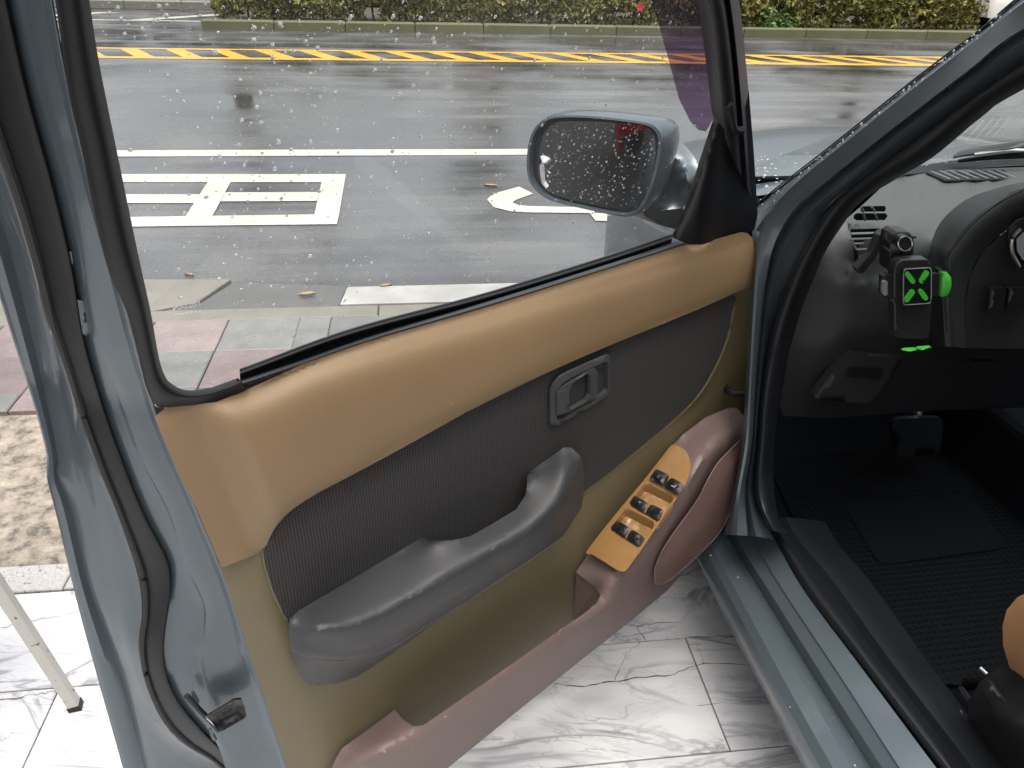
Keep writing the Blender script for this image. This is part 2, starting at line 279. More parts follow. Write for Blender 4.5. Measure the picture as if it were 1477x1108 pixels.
def ribbon(name, lines, vals, unp, mat, parent, n=40, sub=3, smooth=True, lin=False, **k):
    Ls = [resample(np.c_[np.asarray(l, float), np.ones(len(l))*np.asarray(v, float)], n, smooth) for l, v in zip(lines, vals)]
    A = np.array(Ls)                                    # lines, n, 3
    rows = []
    if lin:
        for i in range(len(A)-1):
            for t in np.arange(sub)/sub: rows.append(A[i]*(1-t)+A[i+1]*t)
        rows.append(A[-1])
    else:
        C = catmull(A.reshape(len(A), -1), sub); rows = [c.reshape(n, 3) for c in C]
    R = np.array(rows); m = len(R)
    V = unp(R.reshape(-1, 3)[:, :2], R.reshape(-1, 3)[:, 2])
    Fc = [(i*n+j, i*n+j+1, (i+1)*n+j+1, (i+1)*n+j) for i in range(m-1) for j in range(n-1)]
    return mesh(name, V, Fc, mat, parent, **k)
def inpoly(pts, poly):
    x, y = pts[:, 0], pts[:, 1]; c = np.zeros(len(pts), bool); j = len(poly)-1
    for i in range(len(poly)):
        xi, yi = poly[i][:2]; xj, yj = poly[j][:2]
        with np.errstate(divide='ignore', invalid='ignore'): c ^= ((yi > y) != (yj > y)) & (x < (xj-xi)*(y-yi)/(yj-yi+1e-12)+xi)
        j = i
    return c
def relief(name, outline, edge, unp, mat, parent=None, cons=(), step=12, holes=(), rnd=1, skirt=None, hskirt=None, curved=0, bevel=0, iters=500, shift=None, hvec=None, wfun=None, **k):
    """A surface over a traced outline: depth fixed on outline (edge) and inner lines (cons), relaxed between; skirt = depth the rim is turned back by."""
    P = np.asarray(outline, float); e = np.ones(len(P))*np.asarray(edge, float) if not (isinstance(edge, str)) else None
    P3 = np.c_[P, e]
    if curved: P3 = catmull(P3, curved, True)
    def dens(Q, closed):
        out = []; m = len(Q)
        for i in range(m if closed else m-1):
            a, b = Q[i], Q[(i+1) % m]; q = max(1, int(np.ceil(np.linalg.norm(b[:2]-a[:2])/step)))
            for t in np.arange(q)/q: out.append(a*(1-t)+b*t)
        if not closed: out.append(Q[-1])
        return np.array(out)
    O = dens(P3, True); nv = len(O); V = [O]; E = [(i, (i+1) % nv) for i in range(nv)]; base = nv; hl = []
    for h in holes:
        hp, hv = h; hq = dens(np.c_[np.asarray(hp, float), np.ones(len(hp))*np.asarray(hv, float)], True); V.append(hq); E += [(base+i, base+(i+1) % len(hq)) for i in range(len(hq))]; hl.append((base, len(hq))); base += len(hq)
    for l, v in cons:
        c = np.c_[np.asarray(l, float), np.ones(len(l))*np.asarray(v, float)]
        if len(c) > 2: c = catmull(c, 4)
        c = dens(c, False); ok = inpoly(c, O); c = c[ok]
        if len(c) < 2: continue
        V.append(c); E += [(base+i, base+i+1) for i in range(len(c)-1)]; base += len(c)
    fixed = np.vstack(V); lo, hi = O[:, :2].min(0), O[:, :2].max(0); G = []
    yy = lo[1]; odd = 0
    while yy < hi[1]:
        xx = np.arange(lo[0]+(step/2 if odd else 0), hi[0], step); G.append(np.c_[xx, np.full(len(xx), yy)]); yy += step*.866; odd ^= 1
    G = np.vstack(G); G = G[inpoly(G, O)]
    for h in holes: G = G[~inpoly(G, np.asarray(h[0], float))]
    if len(G): G = G[np.array([np.min((fixed[:, 0]-g[0])**2+(fixed[:, 1]-g[1])**2) > (step*.5)**2 for g in G])] if len(G) else G
    allv = np.vstack([fixed, np.c_[G, np.full(len(G), np.nan)]]) if len(G) else fixed
    vo, eo, fo, ov, _, _ = delaunay_2d_cdt([Vector(p[:2]) for p in allv], E, [], 0, 1e-4)
    vo = np.array([tuple(v) for v in vo]); val = np.full(len(vo), np.nan)
    for i, s in enumerate(ov):
        for q in s:
            if not np.isnan(allv[q, 2]): val[i] = allv[q, 2]; break
    T = np.array([t for t in fo]); cen = vo[T].mean(1); keep = inpoly(cen, O)
    for h in holes: keep &= ~inpoly(cen, np.asarray(h[0], float))
    T = T[keep]; fx = ~np.isnan(val); x = np.where(fx, val, np.nanmean(val))
    ed = np.unique(np.sort(np.vstack([T[:, [0, 1]], T[:, [1, 2]], T[:, [2, 0]]]), 1), axis=0)
    deg = np.bincount(ed.ravel(), minlength=len(x)).astype(float); deg[deg == 0] = 1
    def avg(x): s = np.zeros_like(x); np.add.at(s, ed[:, 0], x[ed[:, 1]]); np.add.at(s, ed[:, 1], x[ed[:, 0]]); return s/deg
    if (~fx).any():
        for _ in range(iters): x = np.where(fx, x, avg(x))
    bnd = np.zeros(len(x), bool); mp = {}
    for i, s in enumerate(ov):
        for q in s:
            mp[q] = i
            if q < nv or any(b <= q < b+m for b, m in hl): bnd[i] = True
    for _ in range(rnd): x = np.where(bnd, x, .5*x+.5*avg(x))
    if wfun is not None: x = wfun(vo)
    W = unp(vo, x); W = W if shift is None else W+np.array(shift); faces = [tuple(t) for t in T]; W = list(W)
    if skirt or hskirt:
        sv = {'D': -N, 'PC': CF, 'PL': CL, 'PZ': np.array([0, 0, -1.])}.get(unp.__name__); sv = -mn if sv is None else sv
        loops = ([([mp[i] for i in range(nv)], abs(skirt))] if skirt else [])+([([mp[b+i] for i in range(m)], hskirt) for b, m in hl] if hskirt else [])
        for lp, dep in loops:
            lp = [a for a, b in zip(lp, lp[1:]+lp[:1]) if a != b]
            off = len(W); dv_ = np.array(hvec) if (hvec is not None and dep is hskirt) else sv; W += [W[i]+dv_*dep for i in lp]; m = len(lp)
            faces += [(lp[i], lp[(i+1) % m], off+(i+1) % m, off+i) for i in range(m)]
    W = np.array(W); used = np.unique(np.array([i for f_ in faces for i in f_])); re = -np.ones(len(W), int); re[used] = np.arange(len(used))
    return mesh(name, W[used], [tuple(re[i] for i in f_) for f_ in faces], mat, parent, bevel=bevel, **k)
def box(name, c, sx, sy, sz, mat, parent=None, ax=None, bevel=.003, **k):
    """box with centre c, half sizes, along axes ax (three unit vectors)"""
    ax = np.eye(3) if ax is None else np.array(ax); V = [np.array(c)+ax[0]*a*sx+ax[1]*b*sy+ax[2]*d*sz for a in (-1, 1) for b in (-1, 1) for d in (-1, 1)]
    return mesh(name, V, [(0, 1, 3, 2), (4, 6, 7, 5), (0, 4, 5, 1), (2, 3, 7, 6), (0, 2, 6, 4), (1, 5, 7, 3)], mat, parent, smooth=False, bevel=bevel, **k)
def tube(name, pts, r, mat, parent=None, n=10, smooth=True, cap=True, **k):
    P = np.asarray(pts, float); 
    if smooth and len(P) > 2: P = catmull(P, 5)
    r = np.ones(len(P))*r if np.isscalar(r) else np.interp(np.linspace(0, 1, len(P)), np.linspace(0, 1, len(r)), r)
    V = []; up = np.array([0, 0, 1.])
    for i in range(len(P)):
        t = P[min(i+1, len(P)-1)]-P[max(i-1, 0)]; t /= np.linalg.norm(t)+1e-9; a = np.cross(t, up); 
        if np.linalg.norm(a) < .05: a = np.cross(t, [1., 0, 0])
        a /= np.linalg.norm(a); b = np.cross(t, a)
        for j in range(n): q = 2*math.pi*j/n; V.append(P[i]+r[i]*(a*math.cos(q)+b*math.sin(q)))
    Fc = [(i*n+j, i*n+(j+1) % n, (i+1)*n+(j+1) % n, (i+1)*n+j) for i in range(len(P)-1) for j in range(n)]
    if cap: Fc += [tuple(range(n)), tuple((len(P)-1)*n+j for j in range(n))]
    return mesh(name, V, Fc, mat, parent, **k)
def lathe(name, c, axis, prof, mat, parent=None, n=28, **k):
    axis = np.array(axis, float); axis /= np.linalg.norm(axis); a = np.cross(axis, [0, 0, 1.]) if abs(axis[2]) < .9 else np.cross(axis, [1., 0, 0]); a /= np.linalg.norm(a); b = np.cross(axis, a)
    V = [np.array(c)+axis*h+r*(a*math.cos(2*math.pi*j/n)+b*math.sin(2*math.pi*j/n)) for r, h in prof for j in range(n)]; m = len(prof)
    Fc = [(i*n+j, i*n+(j+1) % n, (i+1)*n+(j+1) % n, (i+1)*n+j) for i in range(m-1) for j in range(n)]
    if prof[0][0] < .001: pass
    return mesh(name, V, Fc, mat, parent, **k)
def capsule(a, b, r, n=6):
    a, b = np.array(a, float), np.array(b, float); d = (b-a)/np.linalg.norm(b-a); p = np.array([-d[1], d[0]]); out = []
    for j in range(n+1): q = math.pi*j/n; out.append(b+r*(p*math.cos(q)+d*math.sin(q)))
    for j in range(n+1): q = math.pi*j/n; out.append(a+r*(-p*math.cos(q)-d*math.sin(q)))
    return out
def rquad(q, r=.22, n=4):                              # rounded polygon
    q = np.asarray(q, float); out = []; m = len(q)
    for i in range(m):
        a, b, c = q[i-1], q[i], q[(i+1) % m]; p0 = b+(a-b)*r; p1 = b+(c-b)*r
        for t in np.linspace(0, 1, n): out.append((1-t)**2*p0+2*t*(1-t)*b+t*t*p1)
    return out
def text_shape(s):
    cu = bpy.data.curves.new('t', 'FONT'); cu.body = s; cu.size = 1; cu.resolution_u = 3; o = bpy.data.objects.new('t', cu); col.objects.link(o)
    dg = bpy.context.evaluated_depsgraph_get(); me = o.evaluated_get(dg).to_mesh(); v = np.array([tuple(x.co) for x in me.vertices]); f = [tuple(p.vertices) for p in me.polygons]
    o.evaluated_get(dg).to_mesh_clear(); bpy.data.objects.remove(o); bpy.data.curves.remove(cu); return v, f
def text(name, s, o, ex, ey, unp, val, mat, parent):   # o: pixel of baseline start, ex: pixels for the whole width, ey: pixels for the cap height
    v, f = text_shape(s); w = v[:, 0].max(); h = v[:, 1].max()
    px = np.array(o)+np.outer(v[:, 0]/w, ex)+np.outer(v[:, 1]/h, ey)
    return mesh(name, unp(px, np.full(len(px), val)), f, mat, parent, smooth=False)
def scale_px(o, sc, pts): return [(o[0]+x/sc, o[1]+y/sc) for x, y in pts]

# ================================================================== THE SETTING
def sheet(name, s0, s1, t0, t1, z, mat, ns=1, nt=1, label=None):
    S, T = np.linspace(s0, s1, ns+1), np.linspace(t0, t1, nt+1); V = [st(s, t, z) for t in T for s in S]
    Fc = [(j*(ns+1)+i, j*(ns+1)+i+1, (j+1)*(ns+1)+i+1, (j+1)*(ns+1)+i) for j in range(nt) for i in range(ns)]
    o = mesh(name, V, Fc, mat, None, smooth=False); o['kind'] = 'structure'; return o
sheet('ground', -250, 250, -200, 260, -.2, 'soil')
RZ = -.05
road = sheet('road', -120, 120, 3.2, 15.35, RZ, 'asphalt', 60, 8)
def flat_poly(name, pts, mat, parent, dz=.004):
    P = PZ(pts, RZ+dz); return mesh(name, P, [tuple(range(len(P)))], mat, parent, smooth=False)
def road_quad(name, s0, s1, t0, t1, mat, parent, dz=.004, skew=0):
    return mesh(name, [st(s0, t0, RZ+dz), st(s1, t0, RZ+dz), st(s1+skew, t1, RZ+dz), st(s0+skew, t1, RZ+dz)], [(0, 1, 2, 3)], mat, parent, smooth=False)
road_quad('lane_line', -60, 60, 6.2, 6.4, 'roadpaint', road)
road_quad('yellow_line', -60, 60, 11.56, 11.74, 'yellowpaint', road); road_quad('yellow_line', -60, 60, 12.53, 12.66, 'yellowpaint', road)
for i in range(58):
    q = -9.95+i*.625; road_quad('hatch_stripe', q, q+.25, 11.741, 12.529, 'yellowpaint', road, skew=-.43)
# lettering painted along the lane, seen from its side
c1 = lambda *p: [(x/2.954, y/2.954) for x, y in p]
LET = [c1((430, 742), (1474, 742), (1468, 776), (430, 776)), c1((440, 828), (860, 828), (845, 865), (440, 865)), c1((960, 820), (1360, 818), (1350, 856), (940, 858)),
       c1((450, 926), (800, 921), (1445, 912), (1435, 955), (800, 962), (450, 968)), c1((1370, 776), (1468, 776), (1445, 912), (1340, 913)), c1((885, 776), (983, 776), (905, 920), (790, 922))]
for k, q in enumerate(LET): flat_poly('painted_character_stroke', q, 'roadpaint', road, .004+.0006*k)
c4 = lambda *p: [(600+x/2.954, y/2.954) for x, y in p]
ARW = [c4((303, 850), (330, 825), (440, 795), (500, 825), (430, 850), (410, 862), (430, 872), (480, 878), (480, 905), (400, 900), (330, 882)), c4((480, 878), (760, 884), (760, 908), (480, 905)), c4((740, 908), (900, 910), (880, 945), (765, 940))]
for k, q in enumerate(ARW): flat_poly('painted_curve_stroke', q, 'roadpaint', road, .004+.0006*k)

# marble forecourt: base, slabs 0.71 x 0.30 in half bond, cracks
fc = sheet('forecourt', -16, -1.91, -5.9, 1.6, -.012, 'shop_dark')
mf = sheet('marble_floor', -1.9, 3.2, -3.9, 1.536, -.03, 'grout')
def slab_mesh(name, hx, hy, hz, mat, ch=.0025):
    V = []; 
    for (z, d) in ((-hz, 0), (hz-ch, 0), (hz, ch)):
        for a, b in ((-1, -1), (1, -1), (1, 1), (-1, 1)): V.append((RS*(a*(hx-d))+RT*(b*(hy-d))+np.array([0, 0, z])).tolist())
    Fc = [(8, 9, 10, 11)]+[(k*4+i, k*4+(i+1) % 4, k*4+4+(i+1) % 4, k*4+4+i) for k in (0, 1) for i in range(4)]
    me = bpy.data.meshes.new(name); me.from_pydata(V, [], Fc); me.materials.append(bpy.data.materials[mat]); me.update(); return me
def piece(name, me, s, t, z, parent, tilt=0):
    o = bpy.data.objects.new(name, me); wo = st(s, t, z); link(o, parent, wo)
    o.rotation_euler = (random.uniform(-tilt, tilt), random.uniform(-tilt, tilt), 0); return o
sm = slab_mesh('marble_slab', .3555-.0015, .15-.0015, .015, 'marble', .0015)
for r in range(12):
    tc_ = 1.386-.3*r
    for k in range(-3, 5):
        s = -.1075+.711*k+(0 if r % 2 == 0 else .3555)
        if -1.6 < s < 3: piece('marble_slab', sm, s, tc_, -.015+random.uniform(-.0008, .0008), mf)
def crack(pts, w, mat='grout'):
    P = PZ(pts, .0012); P = np.vstack([P[:1]]+[np.array([a+(b-a)*t+RT*random.uniform(-.004, .004)+RS*random.uniform(-.004, .004) for t in np.linspace(.15, 1, 6)]) for a, b in zip(P[:-1], P[1:])])
    V = []; Fc = []
    for i, p in enumerate(P):
        t = P[min(i+1, len(P)-1)]-P[max(0, i-1)]; t /= np.linalg.norm(t); q = np.array([-t[1], t[0], 0]); ww = .7*w*random.uniform(.3, 1.2); V += [p+q*ww, p-q*ww]
    for i in range(len(P)-1): Fc.append((2*i, 2*i+1, 2*i+3, 2*i+2))
    mesh('crack', V, Fc, mat, mf, smooth=False)
c7 = lambda *p: [(480+x*.474, 780+y*.474) for x, y in p]
crack(c7((670, 435), (770, 442), (860, 425), (1040, 405), (1130, 372), (1330, 385)), .0022)
crack(c7((740, 255), (930, 258), (1055, 245)), .0013); crack(c7((925, 258), (955, 303)), .0025); crack(c7((935, 305), (895, 345), (860, 425)), .001); crack(c7((1100, 295), (1130, 372)), .001)
crack(c7((1110, 502), (1260, 490), (1395, 497)), .0009); crack(c7((1075, 290), (1180, 300), (1265, 282)), .002); crack([(0, 1009), (60, 1001), (100, 993)], .002); crack([(0, 905), (60, 893), (118, 880)], .001)

# granite edge strip, eroded bed, pavers, kerb slabs
gs = sheet('granite_edging', -4, 4, 1.537, 1.634, -.03, 'grout')
gm = slab_mesh('edging_stone', .3-.002, .0485-.001, .018, 'granite', .003)
for k in range(13): piece('edging_stone', gm, -3.62+.6*k, 1.5855, -.012, gs, .004)
def bed():
    ns, nt = 380, 52; V = []
    for t in np.linspace(1.64, 2.435, nt+1):
        for s in np.linspace(-3.2, 3.2, ns+1):
            p = Vector((s*5, t*12, 0)); h = noise.fractal(p, 1, 2, 5)*.012+noise.noise(Vector((s*28, t*45, 3)))*.006
            edge = min(1, (t-1.64)/.05, (2.435-t)/.05); V.append(st(s, t, -.02+h*edge))
    Fc = [(j*(ns+1)+i, j*(ns+1)+i+1, (j+1)*(ns+1)+i+1, (j+1)*(ns+1)+i) for j in range(nt) for i in range(ns)]
    o = mesh('eroded_bed', V, Fc, 'eroded', None); o['kind'] = 'structure'
bed()
pv = sheet('pavement', -6, 4, 2.43, 3.245, -.035, 'concrete_dark')
pm = [slab_mesh('paver', .149, .145, .018, 'paver_pink', .004), slab_mesh('paver', .149, .145, .018, 'paver_grey', .004)]
half = [slab_mesh('paver', .149, .056, .018, 'paver_pink', .004), slab_mesh('paver', .149, .056, .018, 'paver_grey', .004)]
pat = {(2, 0): 0, (2, 1): 1, (2, 2): 1, (1, 0): 1, (1, 1): 0, (1, 2): 1}
for r, (tc_, ms) in enumerate(((2.4875, half), (2.692, pm), (2.982, pm))):
    for k in range(-15, 12):
        s = -.971+.302*k+(0 if r < 2 or k < 2 else .13); kk = pat.get((r, k), random.choice((0, 0, 1)))
        if abs(s+.5) < 4: piece('paver', ms[kk], s, tc_ if r else 2.4875, -.018+random.uniform(-.0015, .001), pv, .006)
piece('paver', slab_mesh('paver', .066, .145, .018, 'paver_grey', .004), -.4535, 2.982, -.018, pv)
cm = slab_mesh('kerb_strip_stone', .6, .054, .02, 'concrete', .004)
for k in range(8): piece('kerb_strip_stone', cm, -4.4+1.204*k, 3.188, -.022, pv, .003)
kb = sheet('near_kerb', -8, 8, 3.246, 3.5, -.075, 'concrete_dark')
def kerb_poly(pts, mat, z=-.004, th=.06):
    P = np.array([st(s, t, z) for s, t in pts]); n = len(P); V = np.vstack([P, P-np.array([0, 0, th])])
    return mesh('kerb_slab', V, [tuple(range(n))]+[(i, (i+1) % n, n+(i+1) % n, n+i) for i in range(n)], mat, kb, smooth=False, bevel=.006)
kerb_poly([(-2.1, 3.25), (-1.17, 3.25), (-1.0, 3.33), (-.9, 3.60), (-2.1, 3.66)], 'concrete'); kerb_poly([(-3.3, 3.25), (-2.11, 3.25), (-2.11, 3.65), (-3.3, 3.62)], 'concrete')
kerb_poly([(-1.16, 3.25), (-.365, 3.25), (-.345, 3.5), (-.885, 3.58), (-.99, 3.33)], 'concrete_dark', -.012); kerb_poly([(-.36, 3.25), (.9, 3.25), (.9, 3.45), (-.34, 3.45)], 'white_slab', .004)
kerb_poly([(.91, 3.25), (2.2, 3.25), (2.2, 3.45), (.91, 3.45)], 'white_slab', .002)

# far side: mossy kerb with hedge, the mouth of a side street left of it
def kerb_run(name, s0, s1, t0, t1, z, mat, n, label):
    e = sheet(name, s0, s1, t0, t1, RZ+.004, mat)
    L = (s1-s0)/n; me = slab_mesh('kerb_stone', L/2-.008, (t1-t0)/2, (z-RZ)/2, mat, .02)
    for k in range(n): piece('kerb_stone', me, s0+L*(k+.5), (t0+t1)/2, (z+RZ)/2, e, .004)
kerb_run('far_kerb', -3.6, 26, 15.25, 15.5, .11, 'mossy', 24, '')
vg = sheet('verge', -3.5, 60, 15.5, 19.2, .06, 'soil')
sr = sheet('side_street', -60, -3.5, 15.36, 40, RZ-.004, 'asphalt')
road_quad('side_line', -9, -3.9, 16.7, 16.85, 'roadpaint', sr, 0); road_quad('side_line', -5.3, -4.9, 16.9, 18.4, 'roadpaint', sr, 0, skew=1.3); road_quad('side_line', -7.6, -7.2, 16.9, 18.4, 'roadpaint', sr, 0, skew=1.3)
kerb_run('island_kerb', -30, -3.7, 19.3, 20.1, .12, 'concrete', 22, '')
verge2 = sheet('island_verge', -60, 60, 20.1, 34, .06, 'soil')

def leaves(centres, size, mat, parent, name='foliage'):
    V = []; Fc = []
    for c in centres:
        a = rng.normal(size=3); a /= np.linalg.norm(a); b = np.cross(a, rng.normal(size=3)); b /= np.linalg.norm(b); s = size*rng.uniform(.6, 1.3); n = np.cross(a, b)
        i = len(V); V += [c-a*s, c+b*s*.45+n*s*.12, c+a*s, c-b*s*.45+n*s*.12]; Fc += [(i, i+1, i+2), (i, i+2, i+3)]
    v = np.array(V); wo = np.array([v[:, 0].mean(), v[:, 1].mean(), v[:, 2].min()]); me = bpy.data.meshes.new(name); me.from_pydata((v-wo).tolist(), [], Fc); me.materials.append(bpy.data.materials[mat]); o = bpy.data.objects.new(name, me); link(o, parent, wo); o['kind'] = 'stuff'; return o
def hedge(name, s0, s1, t0, t1, z0, h, n, size, mat, label, hf=None):
    e = empty(name, st((s0+s1)/2, (t0+t1)/2, z0), label, 'hedge')
    s = rng.uniform(s0, s1, n); u = rng.uniform(0, 1, n); u = np.where(rng.uniform(size=n) < .7, u**2.2, u); z = rng.uniform(0, 1, n)**.9
    hh = np.array([h*(.82+.3*noise.noise(Vector((x*.9, 0, 1)))) for x in s]); 
    if hf: hh *= np.array([hf(x) for x in s])
    bul = np.array([.16*noise.noise(Vector((x*1.6, zz*2.5, 7)))+.1*noise.noise(Vector((x*4.5, zz*6, 2))) for x, zz in zip(s, z)])
    t = t0+.18*(1-np.sin(np.clip(z, .05, 1)*math.pi)**.5)+bul+u*(t1-t0)
    keep = np.array([noise.noise(Vector((x*2.2, zz*3.2, 5))) > -.32 for x, zz in zip(s, z)])
    C = np.array([st(a, b, z0+.05+c*d) for a, b, c, d in zip(s[keep], t[keep], z[keep], hh[keep])]); leaves(C, size, mat, e)
    for x in np.arange(s0+.1, s1, .45):
        tube('stem', [st(x, t0+.35, z0), st(x+random.uniform(-.1, .1), t0+.4, z0+h*.7)], .02, 'bark', e, n=6)
    return e
hedge('hedge', -3.45, 11.35, 15.62, 16.5, .06, 1.15, 36000, .065, 'leaf', 'long leafy green hedge behind the mossy kerb across the road')
hedge('hedge', -16, 2, 20.4, 21.6, .06, 1.3, 12000, .09, 'leaf_dark', 'dark green hedge farther back beyond the side street mouth')
hb = empty('garden_shrub', st(7.1, 15.6, .06), 'small bright fern-like tuft at the foot of the far hedge', 'shrub')
C = np.array([st(7.1+rng.normal()*.18, 15.56+rng.normal()*.06, .08+abs(rng.normal())*.14) for _ in range(260)]); foliage('leaf_fresh', (.03, .08, .02), (.08, .16, .05)); leaves(C, .05, 'leaf_fresh', hb)
fl = empty('flower', st(4.25, 15.58, .06), 'single red flower on the far hedge', 'flower')
for k in range(6): 
    a = k*math.pi/3; c = st(4.25, 15.42, .42); q = RS*math.cos(a)+np.array([0, 0, math.sin(a)]); p = RS*-math.sin(a)+np.array([0, 0, math.cos(a)])
    mesh('petal', [c, c+q*.05+p*.03-RT*.02, c+q*.09-RT*.01, c+q*.05-p*.03-RT*.02], [(0, 1, 2, 3)], 'red_lamp', fl)
tube('stalk', [st(4.25, 15.6, .06), st(4.25, 15.5, .25), st(4.25, 15.44, .42)], .008, 'bark', fl, n=6)
def tree(s, t, h, r, label, trunk=.16):
    e = empty('street_tree', st(s, t, .06), label, 'tree', None)
    tube('trunk', [st(s, t, 0), st(s+.1, t, h*.35), st(s-.05, t+.1, h*.62)], [trunk, trunk*.8, trunk*.5], 'bark', e, n=10)
    for k in range(6):
        a = k*1.05; tube('limb', [st(s, t, h*(.38+.04*k)), st(s+math.cos(a)*r*.4, t+math.sin(a)*r*.4, h*(.55+.04*k)), st(s+math.cos(a)*r*.75, t+math.sin(a)*r*.75, h*(.68+.03*k))], [trunk*.45, .03, .015], 'bark', e, n=6)
    cl = [(s+rng.normal()*r*.45, t+rng.normal()*r*.45, h*(.72+rng.normal()*.11), r*rng.uniform(.22, .42)) for _ in range(26)]; P = []
    for a, b, c, q in cl:
        for _ in range(210): d = rng.normal(size=3); d *= q*rng.uniform(.6, 1)/np.linalg.norm(d); P.append(st(a, b, c)+d*np.array([1, 1, .75]))
    leaves(np.array(P), .13, 'leaf_dark', e, 'crown')
tree(-4.6, 22.5, 9, 2.3, 'broad street tree behind the far hedge, left of centre', .28); tree(2.3, 23.5, 8, 1.6, 'slender street tree behind the middle of the far hedge', .2); tree(13, 23, 9, 2.4, 'street tree behind the right end of the far hedge', .26)

# fallen leaves
for (px, py, a, lab) in ((708, 268, .055, 'pale dry leaf on wet asphalt beside the white painted curve'), (443, 425, .045, 'curled tan leaf lying on the kerb left of the white slab'), (273, 397, .03, 'small tan leaf at the edge of the beige kerb slab'), (556, 413, .035, 'reddish leaf just above the white kerb slab')):
    z = RZ if py < 400 else -.006; c = PZ([(px, py)], z+.006)[0]; e = random.uniform(-.4, .4); d = RS*math.cos(e)+RT*math.sin(e); q = RT*math.cos(e)-RS*math.sin(e); V = [c-d*a]; 
    for k in range(1, 6):
        t = -1+k/3; w = a*.42*math.cos(t*1.45); V += [c+d*a*t+q*w+np.array([0, 0, .008]), c+d*a*t-np.array([0, 0, .003]), c+d*a*t-q*w+np.array([0, 0, .01])]
    V.append(c+d*a); Fc = [(0, 1, 2), (0, 2, 3)]+[f_ for k in range(4) for f_ in ((1+3*k, 4+3*k, 5+3*k, 2+3*k), (2+3*k, 5+3*k, 6+3*k, 3+3*k))]+[(13, 16, 14), (14, 16, 15)]
    tag(mesh('fallen_leaf', V, Fc, 'dry_leaf'), lab, 'leaf', 'fallen leaves')

# ================================================================== THE CAR
car = empty('car', carp(.6, 1.5, 0), 'blue-grey sedan on the marble forecourt with its driver door wide open', 'car')

# ---- door shell: the painted rear shut face and window frame
S2 = lambda *p: scale_px((0, 370), 2.954, p); S3 = lambda *p: scale_px((0, 733), 2.954, p)
L0 = [(-96, 120), (-50, 270)]+S2((0, 170), (60, 360), (150, 640), (205, 860), (199, 925))+S3((245, 40), (330, 400), (430, 770), (525, 1108), (580, 1330))
L1 = [(-66, 120), (-16, 270)]+S2((50, 0), (165, 470), (245, 860), (236, 925))+S3((300, 0), (385, 350), (510, 700), (615, 1108), (670, 1330))
L2 = [(-52, 120), (4, 270)]+S2((125, 0), (200, 240), (300, 700), (335, 900))+S3((400, 60), (470, 360), (545, 700), (690, 1108), (740, 1330))
SL = [(-38, 120), (14, 270)]+S2((130, 0), (200, 270), (260, 430), (330, 650), (420, 900))+S3((490, 0), (590, 300), (603, 480), (590, 620), (650, 830), (750, 980), (900, 1070), (960, 1108), (1010, 1330))
SRt = [(40, 120), (80, 270)]+S2((318, 60), (360, 340), (420, 560), (500, 800), (615, 1090))+S3((720, 220), (732, 340), (700, 600), (740, 780), (850, 930), (985, 1085), (1040, 1330))
HLt = [(52, 120), (92, 270)]+S2((340, 0), (400, 330), (500, 600), (590, 850), (712, 1085))+S3((790, 250), (870, 440), (840, 640), (862, 800), (900, 930), (965, 1108), (1010, 1330))
TE = [(97, 120), (132, 270), (170, 400), (200, 510), (222, 585), (234, 618), (283, 733), (320, 821), (352, 915), (415, 1095), (436, 1170)]
def extend(l, y=-70):
    (x0, y0), (x1, y1) = l[0], l[1]; return [(x0+(y-y0)*(x1-x0)/(y1-y0)*.8, y)]+list(l)
def sail_w(P): x, y = P[:, 0], P[:, 1]; q = (x-1000)-(1090-1000)*(350-y)/190*.35; return .002+.012*np.exp(-((x-1012-(345-y)*.12)/22)**2)+.004*np.clip((x-1030)/60, 0, 1)-.014*np.exp(-np.abs((x-969)-(342-y)*.36)/7)
def mid(a, b, t, n=40): A, B = resample(a, n), resample(b, n); return (A*(1-t)+B*t).tolist()
lines = [extend(l) for l in (L0, L1, L2, SL, SRt, HLt, TE)]
LM = mid(lines[1], lines[2], .55, 60); LN = mid(lines[2], lines[3], .5, 60); LO = mid(lines[5], lines[6], .12, 60); LP = mid(lines[5], lines[6], .8, 60)
door = ribbon('door', [lines[0], mid(lines[0], lines[1], .55, 60), lines[1], LM, lines[2], LN, lines[3], lines[4], lines[5], LO, LP, lines[6]], [-.150, -.143, -.146, -.132, -.124, -.108, -.098, -.054, -.040, -.034, -.022, -.006], D, 'paint', car, n=90, sub=2, lin=True, solid=.002)
# the outer skin and the rest of the shell, out of this view but there
relief('outer_skin', [(x+4, y) for x, y in S2((180, 640), (225, 860), (225, 925))+S3((275, 40), (360, 400), (460, 770), (555, 1108), (610, 1330))]+[(640, 1250), (900, 1010), (1060, 800), (1082, 690), (1084, 420), (1000, 375), (870, 405), (700, 458), (500, 515), (300, 588)], -.16, D, 'paint', door, step=40)
mesh('front_edge', [HG+U*.03+N*-.01+np.array([0, 0, .25]), HG+U*.05-N*.165+np.array([0, 0, .25]), HG+U*.02-N*.165+np.array([0, 0, .95]), HG+U*.0-N*.01+np.array([0, 0, .95])], [(0, 1, 2, 3)], 'paint', door, solid=.002)
ribbon('weatherstrip', [mid(lines[3], lines[4], t) for t in (.0, .1, .35, .7, .92, 1)], [-.097, -.078, -.062, -.05, -.046, -.055], D, 'rubber', door, n=80, sub=3)
tube('seal_bead', D(np.array(mid(lines[3], lines[4], .16)), np.full(40, -.07)), .0045, 'rubber_brown', door, n=8)
